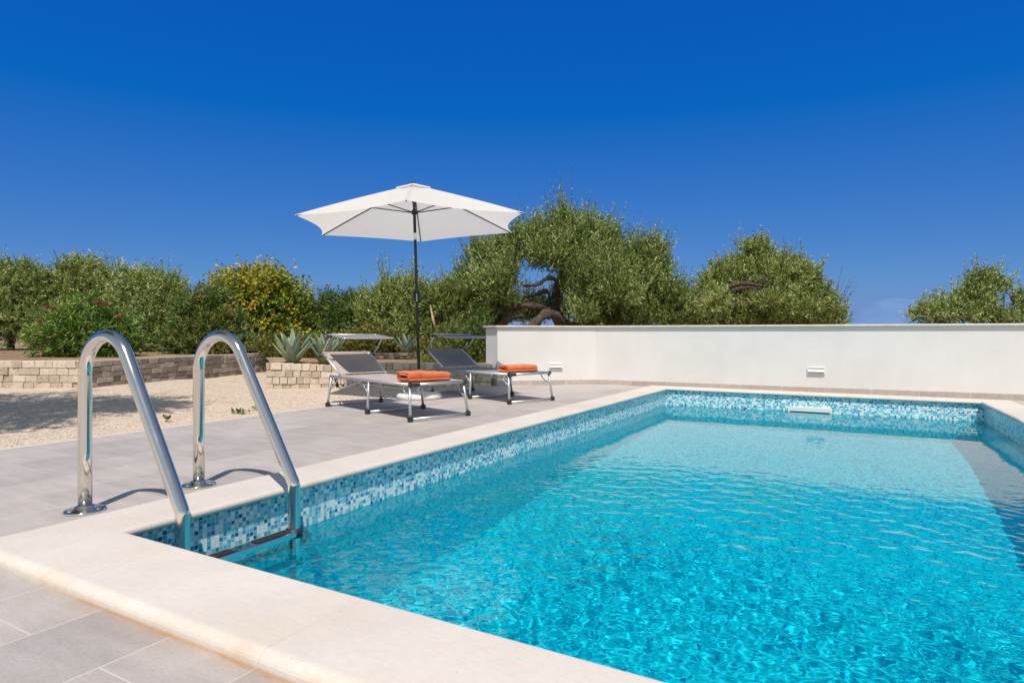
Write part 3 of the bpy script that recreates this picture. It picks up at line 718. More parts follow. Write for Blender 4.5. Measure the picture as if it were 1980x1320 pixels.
# folded towels
def towel(lounger, x0, x1, y0, y1, h, label, seed, turns=2.0):
    rnd = random.Random(seed)
    th = 0.0; cx = (x0+x1)/2; W = (x1-x0)/2; H = h/2
    r = empty('towel'); tag(r, label, 'towel', 'folded orange towels on the loungers')
    # one long strip of cloth folded over and over: a flattened spiral in cross-section
    n = 110; path = []
    for i in range(n):
        t = i/(n-1); a = -0.3+t*turns*2*PI; g = 0.20+0.62*t
        w_ = W*(0.50+0.50*t)*(1.0); hh = H*g
        ex = 0.42
        ca, sa = math.cos(a), math.sin(a)
        path.append(Vector((cx+w_*math.copysign(abs(ca)**ex, ca), 0, H+hh*math.copysign(abs(sa)**0.55, sa))))
    half = 0.62*H/turns*0.44
    ring = []
    def nrm(i):
        d = path[min(i+1, n-1)]-path[max(i-1, 0)]; d.normalize(); return Vector((-d.z, 0, d.x))
    outer = [path[i]+nrm(i)*half for i in range(n)]; inner = [path[i]-nrm(i)*half for i in range(n)]
    loop = outer+inner[::-1]; k = len(loop); m_ = 26; vs = []
    for j in range(m_+1):
        t = j/m_; y_ = y0+(y1-y0)*t
        e = min(t, 1-t)*m_; shrink = 1-0.045*max(0, 1-e/1.2)
        wob = 0.004*math.sin(7*t+seed); hgt = 1-0.12*t+0.05*math.sin(3.1*t+seed)
        for i, p in enumerate(loop):
            q = 0.0025*math.sin(11*t+i*0.23+seed)+0.002*math.sin(23*t-i*0.11)
            vs.append((cx+(p.x-cx)*shrink+wob+q, y_+0.008*math.sin(i*0.21+seed)*(1 if j in (0, m_) else 0.2), max(0.001, (p.z*shrink)*hgt+q*0.6)))
    fs_ = [(j*k+i, j*k+(i+1) % k, (j+1)*k+(i+1) % k, (j+1)*k+i) for j in range(m_) for i in range(k)]
    # end faces between the two sides of the strip
    for j in (0, m_):
        o_ = j*k
        for i in range(n-1):
            q = (o_+i, o_+i+1, o_+k-2-i, o_+k-1-i); fs_.append(q if j else q[::-1])
    ob = MB().add(vs, fs_, smooth=True).build('folded_cloth', 'orange_towel', r)
    md = ob.modifiers.new('sub', 'SUBSURF'); md.levels = 1; md.render_levels = 1
    M4 = Matrix.Translation(lounger.location) @ Matrix.Rotation(lounger.rotation_euler.z, 4, 'Z')
    r.location = M4 @ Vector((0, 0, 0.386)); r.rotation_euler = lounger.rotation_euler
    return r
towel(l1, 0.585, 0.85, -0.335, 0.205, 0.132, 'folded orange towel on the foot end of the taupe lounger', 1)
towel(l2, 0.585, 0.84, -0.31, 0.195, 0.122, 'folded orange towel on the foot end of the grey lounger by the wall', 5)

# ------------------------------------------------------------------ parasol
UB = onground(811, 770)
pb = empty('concrete_stand', UB); tag(pb, 'round white concrete stand on the deck holding the parasol pole', 'parasol stand')
MB().lathe([(0.0, 0.0), (0.30, 0.0), (0.312, 0.012), (0.312, 0.045), (0.285, 0.072), (0.10, 0.082), (0.0, 0.082)], 40).build('weight', 'base_concrete', pb)
MB().lathe([(0.036, 0.08), (0.036, 0.40), (0.028, 0.40), (0.028, 0.10)], 20).build('socket', 'base_concrete', pb)
um = empty('parasol', UB+Vector((0, 0, 0.12))); tag(um, 'white six-sided parasol with dark pole and ribs standing behind the taupe lounger', 'parasol')
cdir = Vector((-UB.x, -UB.y, 0)).normalized()
um.rotation_mode = 'AXIS_ANGLE'
um.rotation_axis_angle = (rad(-1.6), -cdir.x, -cdir.y, 0)
Zo = -0.12
APEX, RIM, UR = 2.95+Zo, 2.40+Zo, 1.64
MB().tube([(0, 0, 0.0), (0, 0, 2.27+Zo)], 0.0205, 16).build('pole', 'dark_metal', um)
MB().tube([(0, 0, 2.19+Zo), (0, 0, 2.285+Zo)], 0.023, 16).build('tilt_sleeve', 'white_plastic', um)
MB().tube([(0, 0, 2.28+Zo), (0, 0, APEX-0.03)], 0.0205, 16).build('upper_pole', 'dark_metal', um)
MB().tube([(0, 0, 2.54+Zo), (0, 0, 2.60+Zo)], 0.038, 16).build('runner', 'dark_metal', um)
MB().lathe([(0.0, 0.03), (0.03, 0.02), (0.05, 0.0), (0.05, -0.03), (0.0, -0.035)], 20, (0, 0, APEX+0.012)).build('finial', 'dark_metal', um)
ck = MB().lathe([(0.022, -0.09), (0.036, -0.07), (0.044, -0.03), (0.044, 0.03), (0.036, 0.06), (0.022, 0.08)], 20, (0, 0, 1.43+Zo)).build('crank_box', 'dark_metal', um)
side = cdir*0.05
MB().tube(fillet([side+Vector((0, 0, 1.44+Zo)), side*1.7+Vector((0, 0, 1.44+Zo)), side*1.7+Vector((0, 0, 1.34+Zo)), side*2.3+Vector((0, 0, 1.34+Zo))], 0.012, 4), 0.007, 8).build('crank_handle', 'aluminium', ck)
a0 = math.atan2(cdir.y, cdir.x)-rad(3)
can = MB(); nS, nR = 14, 12
def canopy_pt(k, s, t):
    """k panel, s across it 0..1, t from apex 0..1"""
    A = Vector((math.cos(a0+k*PI/3), math.sin(a0+k*PI/3), 0)); B = Vector((math.cos(a0+(k+1)*PI/3), math.sin(a0+(k+1)*PI/3), 0))
    inward = 1-0.085*4*s*(1-s)*(t**2)           # hem curves in between the ribs
    p = A.lerp(B, s)*UR*t*inward
    hgt = APEX+(RIM-APEX)*(0.90*t+0.10*t*t)*1.0
    return Vector((p.x, p.y, hgt-0.03*4*s*(1-s)*math.sin(PI*t*0.9)))
for k in range(6):
    vs = [canopy_pt(k, i/nS, j/nR) for j in range(nR+1) for i in range(nS+1)]
    can.add(vs, [(j*(nS+1)+i, (j+1)*(nS+1)+i, (j+1)*(nS+1)+i+1, j*(nS+1)+i+1) for j in range(nR) for i in range(nS)], smooth=True)
cp = can.build('canopy', 'canopy_cloth', um)
vt = MB()
for k in range(6):
    vs = []
    for j in range(4):
        for i in range(nS+1):
            p = canopy_pt(k, i/nS, 0.165*j/3); vs.append(p*1.0+Vector((0, 0, 0.022+0.008*math.sin(PI*i/nS))))
    vt.add(vs, [(j*(nS+1)+i, (j+1)*(nS+1)+i, (j+1)*(nS+1)+i+1, j*(nS+1)+i+1) for j in range(3) for i in range(nS)], smooth=True)
vt.build('vent_flap', 'canopy_cloth', cp)
for k in range(6):
    d = Vector((math.cos(a0+k*PI/3), math.sin(a0+k*PI/3), 0))
    p0 = Vector((0, 0, APEX-0.035)); p1 = d*(UR-0.03)+Vector((0, 0, RIM-0.006))
    def ribp(t): q = canopy_pt(k, 0, t); return Vector((q.x, q.y, q.z-0.014))
    rb = MB().tube([ribp(t) for t in np.linspace(0.02, 0.985, 9)], 0.0085, 8).build('rib', 'dark_metal', um)
    MB().tube([d*0.035+Vector((0, 0, 2.57+Zo)), ribp(0.42)+Vector((0, 0, -0.012))], 0.0075, 8).build('strut', 'dark_metal', rb)

# ------------------------------------------------------------------ agaves
def agave(px, py, d, H, spread, label, n=20, seed=0, zfix=None):
    rnd = random.Random(seed); base = at(px, py, d)
    if zfix is not None: base.z = zfix
    r = empty('agave', base); tag(r, label, 'agave', 'agaves in the stone beds')
    m = MB(); dead = MB()
    for i in range(n+8):
        isdead = i >= n
        az = i*2.39996+rnd.uniform(-0.2, 0.2); q = (i/n) if not isdead else 1.2
        lean = 0.22+0.85*q**0.8+rnd.uniform(-0.08, 0.08) if not isdead else 1.35+rnd.uniform(-0.1, 0.25)
        L = H*(1.0-0.18*q+rnd.uniform(-0.06, 0.10)) if not isdead else H*0.42
        wd = H*(0.118 if not isdead else 0.06)*rnd.uniform(0.85, 1.1)
        hd = Vector((math.cos(az), math.sin(az), 0)); sdv = Vector((-math.sin(az), math.cos(az), 0))
        p = hd*0.05*H; vs = []; ns = 9; a = lean*0.75
        for k in range(ns+1):
            t = k/ns
            wdt = wd*(0.75+0.9*t if t < 0.3 else 1.02*(1-((t-0.3)/0.7)**1.5))+0.001
            up = Vector((0, 0, 1))*math.sin(a)*1.0
            nrm = (-hd*math.cos(a)+Vector((0, 0, math.sin(a))))
            chan = 0.28*wdt
            vs += [p-sdv*wdt+nrm*chan, p-sdv*wdt*0.5+nrm*chan*0.15-nrm*0.012*(1-t), p-nrm*0.03*H*(1-t)*0.5, p+sdv*wdt*0.5+nrm*chan*0.15-nrm*0.012*(1-t), p+sdv*wdt+nrm*chan]
            p = p+(hd*math.sin(a)+Vector((0, 0, math.cos(a))))*(L/ns)
            a += (0.035 if q < 0.5 else -0.012)*rnd.uniform(0.3, 1.3) if not isdead else 0.08
        fs_ = [(k*5+j, k*5+j+1, (k+1)*5+j+1, (k+1)*5+j) for k in range(ns) for j in range(4)]
        (dead if isdead else m).add(vs, fs_, smooth=True, tint=rnd.uniform(0.0, 0.9))
    ob = m.build('rosette', 'agave_leaf', r); ob.modifiers.new('solid', 'SOLIDIFY').thickness = 0.012
    dead.build('withered_leaves', 'dry_leaf', r)
    return r
agave(567, 700, 10.75, 0.64, 0.8, 'large blue-green agave left of the taupe lounger shade, at the bed corner', 22, 1, 0.355)
agave(627, 697, 11.05, 0.62, 0.8, 'blue-green agave half hidden behind the taupe lounger shade', 20, 2, 0.355)
agave(482, 683, 15.4, 0.68, 0.7, 'smaller agave behind the dark stone wall, seen through the right handrail hoop', 16, 3, 0.43)
agave(786, 688, 13.6, 0.50, 0.5, 'small pale agave just left of the parasol pole under the shrubs', 14, 4, 0.45)

# ------------------------------------------------------------------ trees and shrubs
def leaves(lobes, nl, leaf, twig, per, up=0.6, shell=0.45, seed=0, shoots=0.0, tintc=0.5, tints=0.26, droop=0.0, tufted=False):
    """lobes: (centre, radii, weight). Leaf quads set along many short twigs. returns verts, faces, tints"""
    g = np.random.default_rng(seed)
    wts = np.array([l[2]*l[1][0]*l[1][2] for l in lobes]); wts = wts/wts.sum()
    nt_ = max(1, nl//per); which = g.choice(len(lobes), nt_, p=wts)
    C = np.array([l[0] for l in lobes])[which]; Rr = np.array([l[1] for l in lobes])[which]
    d = g.normal(size=(nt_, 3)); d /= np.linalg.norm(d, axis=1, keepdims=True)
    rr = g.uniform(0, 1, (nt_, 1))**shell
    # lumpy outline
    lump = 1+0.20*np.sin(10*d[:, :1]+which[:, None])+0.18*np.sin(13*d[:, 2:3]+2*which[:, None]+5*d[:, 1:2])+0.10*np.sin(23*d[:, :1]+19*d[:, 1:2])
    P = C+d*rr*Rr*lump*(0.86 if tufted else 1.0)
    T = d*0.75+np.array([0, 0, up])+g.normal(size=(nt_, 3))*0.38; T /= np.linalg.norm(T, axis=1, keepdims=True)
    TL = g.uniform(0.5, 1.15, (nt_, 1))*twig
    sh = (g.uniform(size=(nt_, 1)) < shoots) & (rr > 0.72) & (d[:, 2:3] > 0.15)
    TL = np.where(sh, TL*1.9, TL); T = np.where(sh, T*0.35+np.array([0, 0, 1.0]), T); T /= np.linalg.norm(T, axis=1, keepdims=True)
    lt = np.clip(tintc+g.normal(size=nt_)*tints*0.7+0.12*np.sin(which*2.4), 0, 1)
    s = (np.arange(per)+0.5)/per
    pos = P[:, None, :]+T[:, None, :]*TL[:, None, :]*s[None, :, None]
    side = g.normal(size=(nt_, per, 3)); side -= T[:, None, :]*(side*T[:, None, :]).sum(-1, keepdims=True); side /= np.linalg.norm(side, axis=-1, keepdims=True)
    D = T[:, None, :]*g.uniform(0.35, 1.0, (nt_, per, 1))+side*0.85; D[..., 2] -= droop; D /= np.linalg.norm(D, axis=-1, keepdims=True)
    Wv = np.cross(D, g.normal(size=D.shape)); Wv /= np.linalg.norm(Wv, axis=-1, keepdims=True)
    L = leaf[0]*g.uniform(0.65, 1.25, (nt_, per, 1)); Wd = leaf[1]*g.uniform(0.75, 1.2, (nt_, per, 1))
    nrm = np.cross(D, Wv)*L*0.10
    q = np.stack([pos, pos+D*L*0.45+Wv*Wd/2+nrm, pos+D*L, pos+D*L*0.45-Wv*Wd/2+nrm], 2).reshape(-1, 3)
    F = np.arange(len(q)).reshape(-1, 4)
    tt = np.clip(lt[:, None]+g.normal(size=(nt_, per))*tints, 0, 1).ravel()
    return q, F, tt
def shoots_up(lobes, n, leaf, length, per, seed, tintc, tints):
    """tufts of upright twigs standing out of a crown, closely set with rising leaves"""
    g = np.random.default_rng(seed+900); grp = 9; nt_ = max(1, n//grp)
    wts = np.array([l[2]*l[1][0] for l in lobes]); wts = wts/wts.sum()
    which = g.choice(len(lobes), nt_, p=wts)
    C = np.array([l[0] for l in lobes])[which]; Rr = np.array([l[1] for l in lobes])[which]
    d = g.normal(size=(nt_, 3)); d[:, 2] = np.abs(d[:, 2])*1.1-0.1; d /= np.linalg.norm(d, axis=1, keepdims=True)
    P = C+d*Rr*g.uniform(0.55, 0.92, (nt_, 1))
    A = d*0.30+np.array([0, 0, 1.0])+g.normal(size=(nt_, 3))*0.14; A /= np.linalg.norm(A, axis=1, keepdims=True)
    Lc = length*np.exp(g.normal(0, 0.32, (nt_, 1)))
    P = np.repeat(P, grp, 0); A = np.repeat(A, grp, 0); Lc = np.repeat(Lc, grp, 0); n = len(P)
    off = g.normal(size=(n, 3))*0.10; P = P+off*np.array([1, 1, 0.6])
    T = A+off*1.6+g.normal(size=(n, 3))*0.10; T /= np.linalg.norm(T, axis=1, keepdims=True)
    TL = Lc*(1.15-3.0*np.linalg.norm(off[:, :2], axis=1, keepdims=True)).clip(0.45, 1.2)*g.uniform(0.75, 1.1, (n, 1))
    s = (np.arange(per)+0.3)/per
    pos = P[:, None, :]+T[:, None, :]*TL[:, None, :]*s[None, :, None]
    side = g.normal(size=(n, per, 3)); side -= T[:, None, :]*(side*T[:, None, :]).sum(-1, keepdims=True); side /= np.linalg.norm(side, axis=-1, keepdims=True)
    D = T[:, None, :]*g.uniform(0.8, 1.3, (n, per, 1))+side*0.62; D /= np.linalg.norm(D, axis=-1, keepdims=True)
    Wv = np.cross(D, g.normal(size=D.shape)); Wv /= np.linalg.norm(Wv, axis=-1, keepdims=True)
    k = (1.05-0.40*s)[None, :, None]
    L = leaf[0]*g.uniform(0.7, 1.2, (n, per, 1))*k; Wd = leaf[1]*g.uniform(0.8, 1.2, (n, per, 1))*k
    q = np.stack([pos, pos+D*L*0.45+Wv*Wd/2, pos+D*L, pos+D*L*0.45-Wv*Wd/2], 2).reshape(-1, 3)
    tuft = np.repeat(g.normal(0, 0.10, (nt_, 1)), grp, 0)
    tt = np.clip(tintc+0.06+tuft+g.normal(size=(n, per))*tints, 0, 1).ravel()
    # the twigs themselves
    sd = np.cross(T, g.normal(size=T.shape)); sd /= np.linalg.norm(sd, axis=1, keepdims=True); sd *= 0.006
    st = np.stack([P-sd, P+sd, P+T*TL+sd*0.3, P+T*TL-sd*0.3], 1).reshape(-1, 3)
    q = np.vstack([q, st]); tt = np.concatenate([tt, np.full(n, 0.02)])
    return q, np.arange(len(q)).reshape(-1, 4), tt
def limb(m, a, c, r0, r1, bend=0.25, n=7, jit=0.12):
    a, c = Vector(a), Vector(c); L = (c-a).length
    b1 = Vector((random.uniform(-1, 1), random.uniform(-1, 1), random.uniform(-0.3, 0.8)))*bend*L
    pts = []; rs = []
    for k in range(n):
        t = k/(n-1); p = a.lerp(c, t)+b1*math.sin(PI*t)*0.5+Vector((random.uniform(-1, 1), random.uniform(-1, 1), random.uniform(-1, 1)))*0.03*L*(1 if 0 < k < n-1 else 0)
        pts.append(p); rs.append(r0+(r1-r0)*t)
    m.tube(pts, rs, 8, jitter=jit)
def plant(name, cat, label, d, lob, nl, leaf, twig, per, mat, ground=0.42, up=0.6, shell=0.45, shoots=0.0, tintc=0.48, tints=0.28, seed=0, bark='bark', base=None, tr=0.11, group=None, fork=0.35, depthk=0.8, trunk_pts=None, droop=0.0, nolimb=False, nshoot=0, shootlen=0.4):
    """lob: (px, py, rx_px, ry_px[, weight[, extra depth]]) as seen in the garden view at distance d"""
    random.seed(seed+50)
    L = []
    for q in lob:
        dd = d+(q[5] if len(q) > 5 else 0); k = dd/1226.8
        L.append((at(q[0], q[1], dd), Vector((q[2]*k, q[2]*k*depthk+0.1, q[3]*k)), q[4] if len(q) > 4 else 1.0))
    cx = sum(l[0].x for l in L)/len(L); cy = sum(l[0].y for l in L)/len(L)
    b0 = Vector((cx, cy, ground)) if base is None else Vector((*at(base, 640, d)[:2], ground))
    r = empty(name, b0); tag(r, label, cat, group)
    # radii are given across / along the line of sight: turn them with the view
    ang = YAW
    q, F, tt = leaves([(np.zeros(3), np.array(l[1]), l[2]) for l in L] if False else [(np.array((l[0]-b0).to_tuple()), np.array(l[1]), l[2]) for l in L], nl, leaf, twig, per, up, shell, seed, shoots, tintc, tints, droop, nshoot > 0)
    if nshoot:
        LL = [(np.array((l[0]-b0).to_tuple()), np.array(l[1]), l[2]) for l in L]
        q2, F2, t2 = shoots_up(LL, nshoot, leaf, shootlen, 22, seed, tintc, tints)
        F = np.vstack([F, F2+len(q)]); q = np.vstack([q, q2]); tt = np.concatenate([tt, t2])
    np_mesh('crown', q, F, mat, r, tint=tt)
    m = MB()
    if trunk_pts:
        for pts, r0, r1 in trunk_pts:
            P = [rel(at(a, c, d+e), r) for a, c, e in pts]; n = len(P)
            # smooth the polyline
            S = []
            for i in range(n-1):
                for k in range(5):
                    t = k/5; p0 = P[max(i-1, 0)]; p1 = P[i]; p2 = P[i+1]; p3 = P[min(i+2, n-1)]
                    S.append(0.5*((2*p1)+(p2-p0)*t+(2*p0-5*p1+4*p2-p3)*t*t+(3*p1-p0-3*p2+p3)*t**3))
            S.append(P[-1]); k = len(S)
            m.tube(S, [(r0+(r1-r0)*i/(k-1))*(1+0.16*math.sin(i*1.1+seed)+random.uniform(-0.1, 0.1)) for i in range(k)], 11, jitter=0.2)
    elif not nolimb:
        top = sum((l[0] for l in L), Vector())/len(L); fk = b0.lerp(top, fork)
        limb(m, Vector((0, 0, -0.15)), fk-b0, tr, tr*0.75, 0.15)
        for l in L: limb(m, fk-b0, l[0]-b0, tr*0.55, tr*0.12, 0.3)
    else:
        for l in L:
            for k in range(3): limb(m, Vector((random.uniform(-0.3, 0.3), random.uniform(-0.2, 0.2), -0.05)), l[0]-b0+Vector((random.uniform(-1, 1)*l[1].x*0.6, 0, random.uniform(-0.3, 0.5)*l[1].z)), tr, tr*0.3, 0.15, 5)
    m.build('trunk', bark, r)
    return r
OL = (0.108, 0.0245)
gL = 'olive trees behind the left gravel'
plant('olive_tree', 'olive tree', 'olive tree cut by the left edge of the photo', 18.0, [(-40, 590, 70, 70), (20, 590, 70, 70), (75, 565, 45, 45), (30, 545, 42, 32), (100, 620, 50, 45), (10, 620, 80, 40)], 56000, OL, 0.26, 9, 'olive_leaf', shoots=0.1, nshoot=1150, shootlen=0.42, seed=1, group=gL, base=20)
plant('olive_tree', 'olive tree', 'round olive tree right behind the red-flowered oleander', 18.5, [(160, 560, 60, 50), (152, 530, 30, 26), (210, 585, 45, 52), (180, 620, 65, 50), (120, 590, 40, 50)], 46000, OL, 0.28, 9, 'olive_leaf_yellow', shoots=0.1, nshoot=1000, shootlen=0.42, seed=2, group=gL, base=165)
plant('olive_tree', 'olive tree', 'grey-green olive tree between the red-flowered oleander and the yellowing tree', 16.8, [(265, 562, 42, 42), (310, 580, 45, 45), (290, 635, 75, 50), (340, 600, 30, 45), (250, 610, 40, 60)], 50000, OL, 0.25, 9, 'olive_leaf', shoots=0.1, nshoot=1000, shootlen=0.40, seed=3, tintc=0.55, group=gL, base=290)
gO = 'oleanders along the garden walls'
ol1 = plant('oleander', 'oleander', 'bright green oleander with dark red flower heads near the left stone wall', 13.0, [(150, 645, 55, 40), (112, 660, 45, 32), (195, 655, 42, 40), (165, 615, 32, 30), (225, 660, 30, 35)], 20000, (0.155, 0.028), 0.26, 9, 'oleander_leaf', up=0.55, seed=4, tr=0.02, group=gO, nolimb=True, tintc=0.6)
rf2 = random.Random(3)
for (fx, fy_) in ((84, 596), (91, 593), (98, 594), (104, 597), (192, 587), (199, 585), (206, 588), (213, 590), (184, 586), (76, 621), (228, 611)):
    m = MB(); hc = rel(at(fx, fy_, 12.7+rf2.uniform(-0.15, 0.15)), ol1)
    for k in range(26):
        p = hc+Vector((rf2.gauss(0, 0.022), rf2.gauss(0, 0.022), rf2.gauss(0, 0.013)))
        a = Vector((rf2.gauss(0, 1), rf2.gauss(0, 1), rf2.gauss(0, 1))).normalized()*0.026; c = a.cross(Vector((rf2.gauss(0, 1), rf2.gauss(0, 1), 0.3))).normalized()*0.017
        m.add([p-a, p+c, p+a, p-c], [(0, 1, 2, 3)], tint=rf2.random())
    m.build('flower_head', 'red_flower', ol1)
plant('oleander', 'oleander', 'dark green oleander on the left side of the yellowing tree', 14.8, [(385, 630, 44, 52), (432, 645, 40, 46), (355, 660, 36, 34), (392, 590, 20, 26), (420, 590, 22, 30), (365, 605, 20, 26), (400, 668, 60, 25)], 21000, (0.15, 0.026), 0.26, 9, 'dark_leaf', up=0.9, seed=5, tr=0.02, group=gO, nolimb=True, tintc=0.6)
plant('oleander', 'oleander', 'dark oleander with tall tips between the yellowing tree and the parasol', 16.5, [(660, 625, 45, 45), (640, 585, 16, 16), (683, 585, 12, 14), (705, 610, 38, 38), (690, 660, 75, 32), (625, 620, 25, 30)], 20000, (0.15, 0.027), 0.26, 9, 'dark_leaf', up=0.7, seed=6, tr=0.02, group=gO, nolimb=True)
plant('yellowing_tree', 'tree', 'small tree with yellow and orange autumn leaves behind the agaves', 16.3, [(500, 580, 72, 50), (450, 595, 50, 45), (555, 600, 42, 48), (510, 545, 55, 26), (480, 640, 92, 32), (560, 655, 48, 32), (440, 560, 30, 30), (575, 620, 28, 50)], 24000, (0.098, 0.066), 0.28, 6, 'autumn_leaf', up=0.35, shell=0.38, shoots=0.12, seed=7, tr=0.07, tintc=0.46, tints=0.2, base=505, droop=0.3, bark='pale_bark')
plant('shrub', 'shrub', 'low yellow-green shrub under the lounger sunshade and agave tips', 14.6, [(720, 660, 58, 26), (655, 672, 42, 20), (770, 672, 34, 22), (600, 672, 30, 18), (820, 682, 30, 18), (520, 672, 35, 16)], 15000, (0.07, 0.034), 0.18, 6, 'shrub_leaf', up=0.5, seed=8, tr=0.012, nolimb=True)
gM = 'olive trees behind the loungers and the white wall'
plant('olive_tree', 'olive tree', 'loose young olive tree right behind the parasol pole', 15.6, [(760, 605, 48, 45), (800, 590, 40, 38), (835, 610, 40, 55), (780, 650, 65, 35), (770, 565, 28, 14), (845, 660, 50, 32), (730, 620, 30, 40), (870, 600, 30, 45)], 46000, OL, 0.26, 9, 'olive_leaf_yellow', shoots=0.1, nshoot=1300, shootlen=0.46, seed=9, group=gM, tintc=0.45, bark='pale_bark', trunk_pts=[([(850, 700, 0), (846, 655, -0.6), (838, 620, -0.9), (832, 590, -0.5)], 0.04, 0.02), ([(846, 650, -0.6), (870, 640, -0.8), (890, 636, -0.6)], 0.02, 0.01), ([(780, 700, 0), (775, 640, 0.1), (760, 590, 0)], 0.05, 0.02)])
plant('olive_tree', 'olive tree', 'biggest olive tree, gnarled dark trunk and open crown above the left end of the wall', 16.0,
      [(950, 520, 48, 50), (900, 575, 46, 46), (935, 605, 56, 30, 0.8), (885, 630, 45, 40), (1085, 485, 68, 50), (1030, 478, 40, 36), (1130, 475, 45, 45), (1102, 440, 26, 22), (1180, 530, 58, 55), (1240, 530, 52, 46), (1270, 575, 50, 46), (1150, 595, 40, 34), (1215, 605, 62, 30), (1250, 498, 34, 26), (985, 490, 28, 30), (1000, 610, 40, 16, 0.6), (1110, 560, 30, 30, 0.6), (1170, 470, 26, 40), (1310, 605, 34, 28), (1150, 540, 40, 40, 0.8, -1.0), (960, 560, 40, 36, 0.8, -1.2), (1200, 570, 40, 36, 0.8, -1.2), (1125, 600, 22, 24, 0.8, -0.9), (1060, 500, 40, 26, 0.7, -1.0), (1020, 612, 46, 16, 0.8, 1.6), (1060, 596, 34, 16, 0.6, 1.7), (1130, 618, 26, 14, 0.8, -1.2), (1190, 630, 50, 16, 0.9), (1260, 626, 50, 16, 0.9), (940, 628, 40, 14, 0.8, 0.8)],
      96000, OL, 0.30, 10, 'olive_leaf', ground=0.35, up=0.9, shoots=0.1, nshoot=4600, shootlen=0.62, seed=10, group=gM, base=1085, tintc=0.42,
      trunk_pts=[([(1098, 690, 0), (1092, 630, 0), (1083, 590, -0.2), (1078, 565, -0.3), (1088, 530, -0.1), (1110, 495, 0)], 0.21, 0.06),
                 ([(1085, 618, -0.2), (1060, 600, -0.7), (1030, 592, -0.9), (1000, 592, -0.8), (978, 602, -0.6), (962, 596, -0.5), (945, 570, -0.3)], 0.095, 0.04),
                 ([(1078, 570, -0.4), (1076, 545, -0.8), (1060, 537, -1.0), (1043, 548, -1.1), (1020, 552, -1.0), (1000, 545, -0.8), (985, 520, -0.5)], 0.062, 0.025),
                 ([(1040, 566, -0.6), (1060, 562, -0.6), (1020, 572, -0.6), (985, 568, -0.5)], 0.06, 0.03),
                 ([(1090, 640, -0.4), (1075, 612, -1.0), (1055, 608, -1.3), (1035, 625, -1.5), (1015, 640, -1.6)], 0.12, 0.09),
                 ([(1095, 640, -0.3), (1130, 625, -0.7), (1165, 640, -0.9)], 0.14, 0.07),
                 ([(1215, 640, -0.6), (1205, 605, -0.9), (1190, 580, -1.0), (1183, 555, -0.8), (1200, 520, -0.4)], 0.05, 0.025),
                 ([(960, 640, -0.6), (985, 615, -0.9), (1010, 610, -0.8)], 0.09, 0.05),
                 ([(1092, 600, 0), (1130, 560, 0.3), (1180, 520, 0.2), (1240, 510, 0.2)], 0.10, 0.03)])
plant('olive_tree', 'olive tree', 'olive tree with bare dark limb across its crown and pointed top above the wall', 17.0,
      [(1400, 560, 52, 44), (1462, 530, 42, 34), (1462, 490, 20, 24), (1530, 545, 45, 38), (1562, 580, 42, 38), (1480, 600, 105, 26), (1590, 605, 32, 20), (1352, 595, 40, 30), (1618, 618, 18, 9, 0.6), (1555, 540, 22, 22), (1420, 530, 24, 20), (1385, 590, 26, 20, 0.8, -1.7), (1330, 628, 40, 16, 0.9), (1400, 626, 50, 16, 0.9), (1470, 628, 55, 16, 0.9), (1545, 626, 50, 16, 0.9), (1595, 630, 36, 12, 0.9), (1490, 586, 30, 10, 0.7, -1.6), (1500, 535, 16, 12, 0.6, -1.4)],
      72000, OL, 0.28, 10, 'olive_leaf_yellow', ground=0.35, up=0.8, shoots=0.1, nshoot=2500, shootlen=0.46, seed=11, group=gM, base=1450, tintc=0.5,
      trunk_pts=[([(1460, 700, 0), (1450, 640, 0), (1430, 600, -0.4), (1390, 575, -1.15), (1410, 555, -1.4), (1440, 548, -1.5), (1470, 552, -1.4), (1490, 550, -1.2), (1515, 558, -0.6)], 0.085, 0.025),
                 ([(1392, 578, -1.2), (1415, 562, -1.45), (1450, 556, -1.5), (1480, 560, -1.3)], 0.055, 0.025),
                 ([(1450, 640, 0), (1500, 600, 0.2), (1550, 570, 0.2)], 0.12, 0.04), ([(1470, 552, -1.4), (1476, 535, -1.4), (1478, 530, -1.4)], 0.05, 0.05)])
plant('olive_tree', 'olive tree', 'low sparse olive at the right edge, just over the wall top', 13.2,
      [(1885, 585, 34, 34), (1850, 608, 44, 24), (1912, 552, 17, 18), (1800, 612, 34, 15), (1950, 622, 45, 10), (1985, 592, 12, 14), (1940, 560, 10, 18, 0.6), (1895, 545, 8, 18, 0.7)],
      16000, (0.085, 0.024), 0.26, 8, 'olive_leaf', ground=-0.1, up=0.8, shoots=0.1, nshoot=420, shootlen=0.36, seed=12, group=gM, base=1890, tr=0.06, shell=0.5, tintc=0.5)
plant('shrub', 'shrub', 'dark leafy shrub filling the corner between the grey lounger and the wall end', 12.2, [(905, 690, 42, 40), (880, 665, 26, 32), (925, 655, 22, 40), (850, 705, 30, 22), (925, 720, 20, 20)], 12000, (0.075, 0.024), 0.22, 8, 'dark_leaf', ground=0.33, up=0.7, seed=15, tr=0.012, nolimb=True, tintc=0.62)
# the tree whose shadow falls across the gravel; it stands left of the camera
plant('olive_tree', 'olive tree', 'spreading olive tree on the left gravel whose shadow falls toward the stone wall', 4.61,
      [(-761, -447, 520, 300), (-1150, -420, 420, 280), (-300, -383, 270, 140, 1.2, 0.29), (-150, -411, 130, 60, 1.2, 0.16), (-772, -818, 180, 150, 1.2, -1.17)], 46000, (0.12, 0.036), 0.30, 9, 'olive_leaf', ground=0.0, seed=13, group='olive trees left of the pool', base=-1300, tr=0.14, fork=0.45)

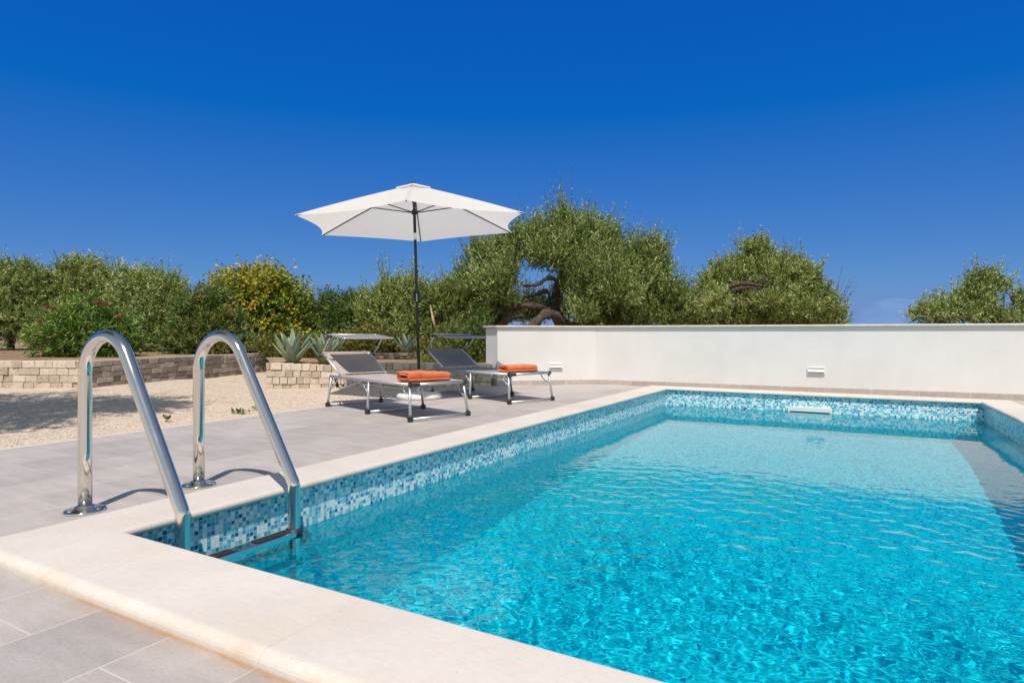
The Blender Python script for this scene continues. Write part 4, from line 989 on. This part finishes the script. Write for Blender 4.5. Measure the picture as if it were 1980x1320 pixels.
# weeds at the deck edge
def weed(px, py, n, s, label, seed):
    rnd = random.Random(seed); p = onground(px, py); r = empty('weed', p); tag(r, label, 'weed', 'weeds on the gravel by the deck')
    m = MB()
    for k in range(n):
        a = rnd.uniform(0, 2*PI); e = rnd.uniform(0.1, 1.0); L = s*rnd.uniform(0.5, 1.1)
        o_ = Vector((rnd.gauss(0, s*0.7), rnd.gauss(0, s*0.35), 0.004)); d = Vector((math.cos(a)*math.cos(e), math.sin(a)*math.cos(e), math.sin(e)))*L
        w_ = Vector((-math.sin(a), math.cos(a), 0))*L*0.22
        m.add([o_, o_+d*0.5+w_, o_+d, o_+d*0.5-w_], [(0, 1, 2, 3)], tint=rnd.random())
    m.build('leaves', 'weed_leaf', r)
weed(465, 798, 46, 0.075, 'flat green weed at the deck edge below the right handrail', 1)
weed(500, 792, 20, 0.085, 'thin upright weed just right of the flat one', 2)
fl_ = empty('fallen_leaf', onground(323, 815)+Vector((0, 0, 0.006))); tag(fl_, 'single curled olive-brown leaf lying on the gravel between the handrails', 'leaf')
vs = []
for i in range(9):
    t = i/8; w_ = 0.035*math.sin(PI*min(1, t*0.98+0.01))
    for j in (-1, 0, 1): vs.append((0.13*(t-0.5), j*w_, 0.012+0.03*abs(j)+0.03*(t-0.5)**2*4))
MB().add(vs, [(i*3+j, (i+1)*3+j, (i+1)*3+j+1, i*3+j+1) for i in range(8) for j in range(2)], smooth=True, tint=0.2).build('blade', 'weed_leaf', fl_)

# ------------------------------------------------------------------ distant mountain
D_ = 6000; ridge = [(1480, 644), (1560, 634), (1620, 622), (1655, 604), (1680, 592), (1705, 582), (1730, 577), (1760, 580), (1790, 576), (1830, 586), (1870, 598), (1930, 612), (2000, 626), (2100, 644)]
nx_, nz_ = 160, 26; xs = np.linspace(1480, 2100, nx_); ys = np.interp(xs, [q[0] for q in ridge], [q[1] for q in ridge])
g = np.random.default_rng(5); ys = ys+np.cumsum(g.normal(0, 0.5, nx_))*0.25*np.clip((644-ys)/30, 0, 1)
V = []
for j in range(nz_):
    t = j/(nz_-1)
    for i in range(nx_):
        fall = (1-t)*500
        nz = 10*math.sin(i*0.35+2*math.sin(t*5+i*0.05))*(1-t)*t*4
        p = at(xs[i], 646+(ys[i]-646)*t, D_)
        k = (D_-fall-nz)/D_
        V.append((p.x*k, p.y*k, EYE+(p.z-EYE)*1.0))
V = np.array(V); idx = np.arange(nx_*nz_).reshape(nz_, nx_)
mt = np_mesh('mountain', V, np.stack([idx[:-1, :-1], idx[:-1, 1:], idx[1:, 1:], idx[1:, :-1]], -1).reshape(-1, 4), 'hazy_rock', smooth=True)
tag(mt, kind='structure')

# ------------------------------------------------------------------ render settings
sc.view_settings.view_transform = 'Standard'; sc.view_settings.look = 'None'; sc.view_settings.exposure = 0; sc.view_settings.gamma = 1
cy = sc.cycles
cy.use_denoising = True; cy.denoiser = 'OPENIMAGEDENOISE'
cy.caustics_refractive = True; cy.caustics_reflective = False
cy.max_bounces = 8; cy.diffuse_bounces = 3; cy.glossy_bounces = 4; cy.transmission_bounces = 6; cy.transparent_max_bounces = 6
cy.sample_clamp_indirect = 6; cy.blur_glossy = 0.3
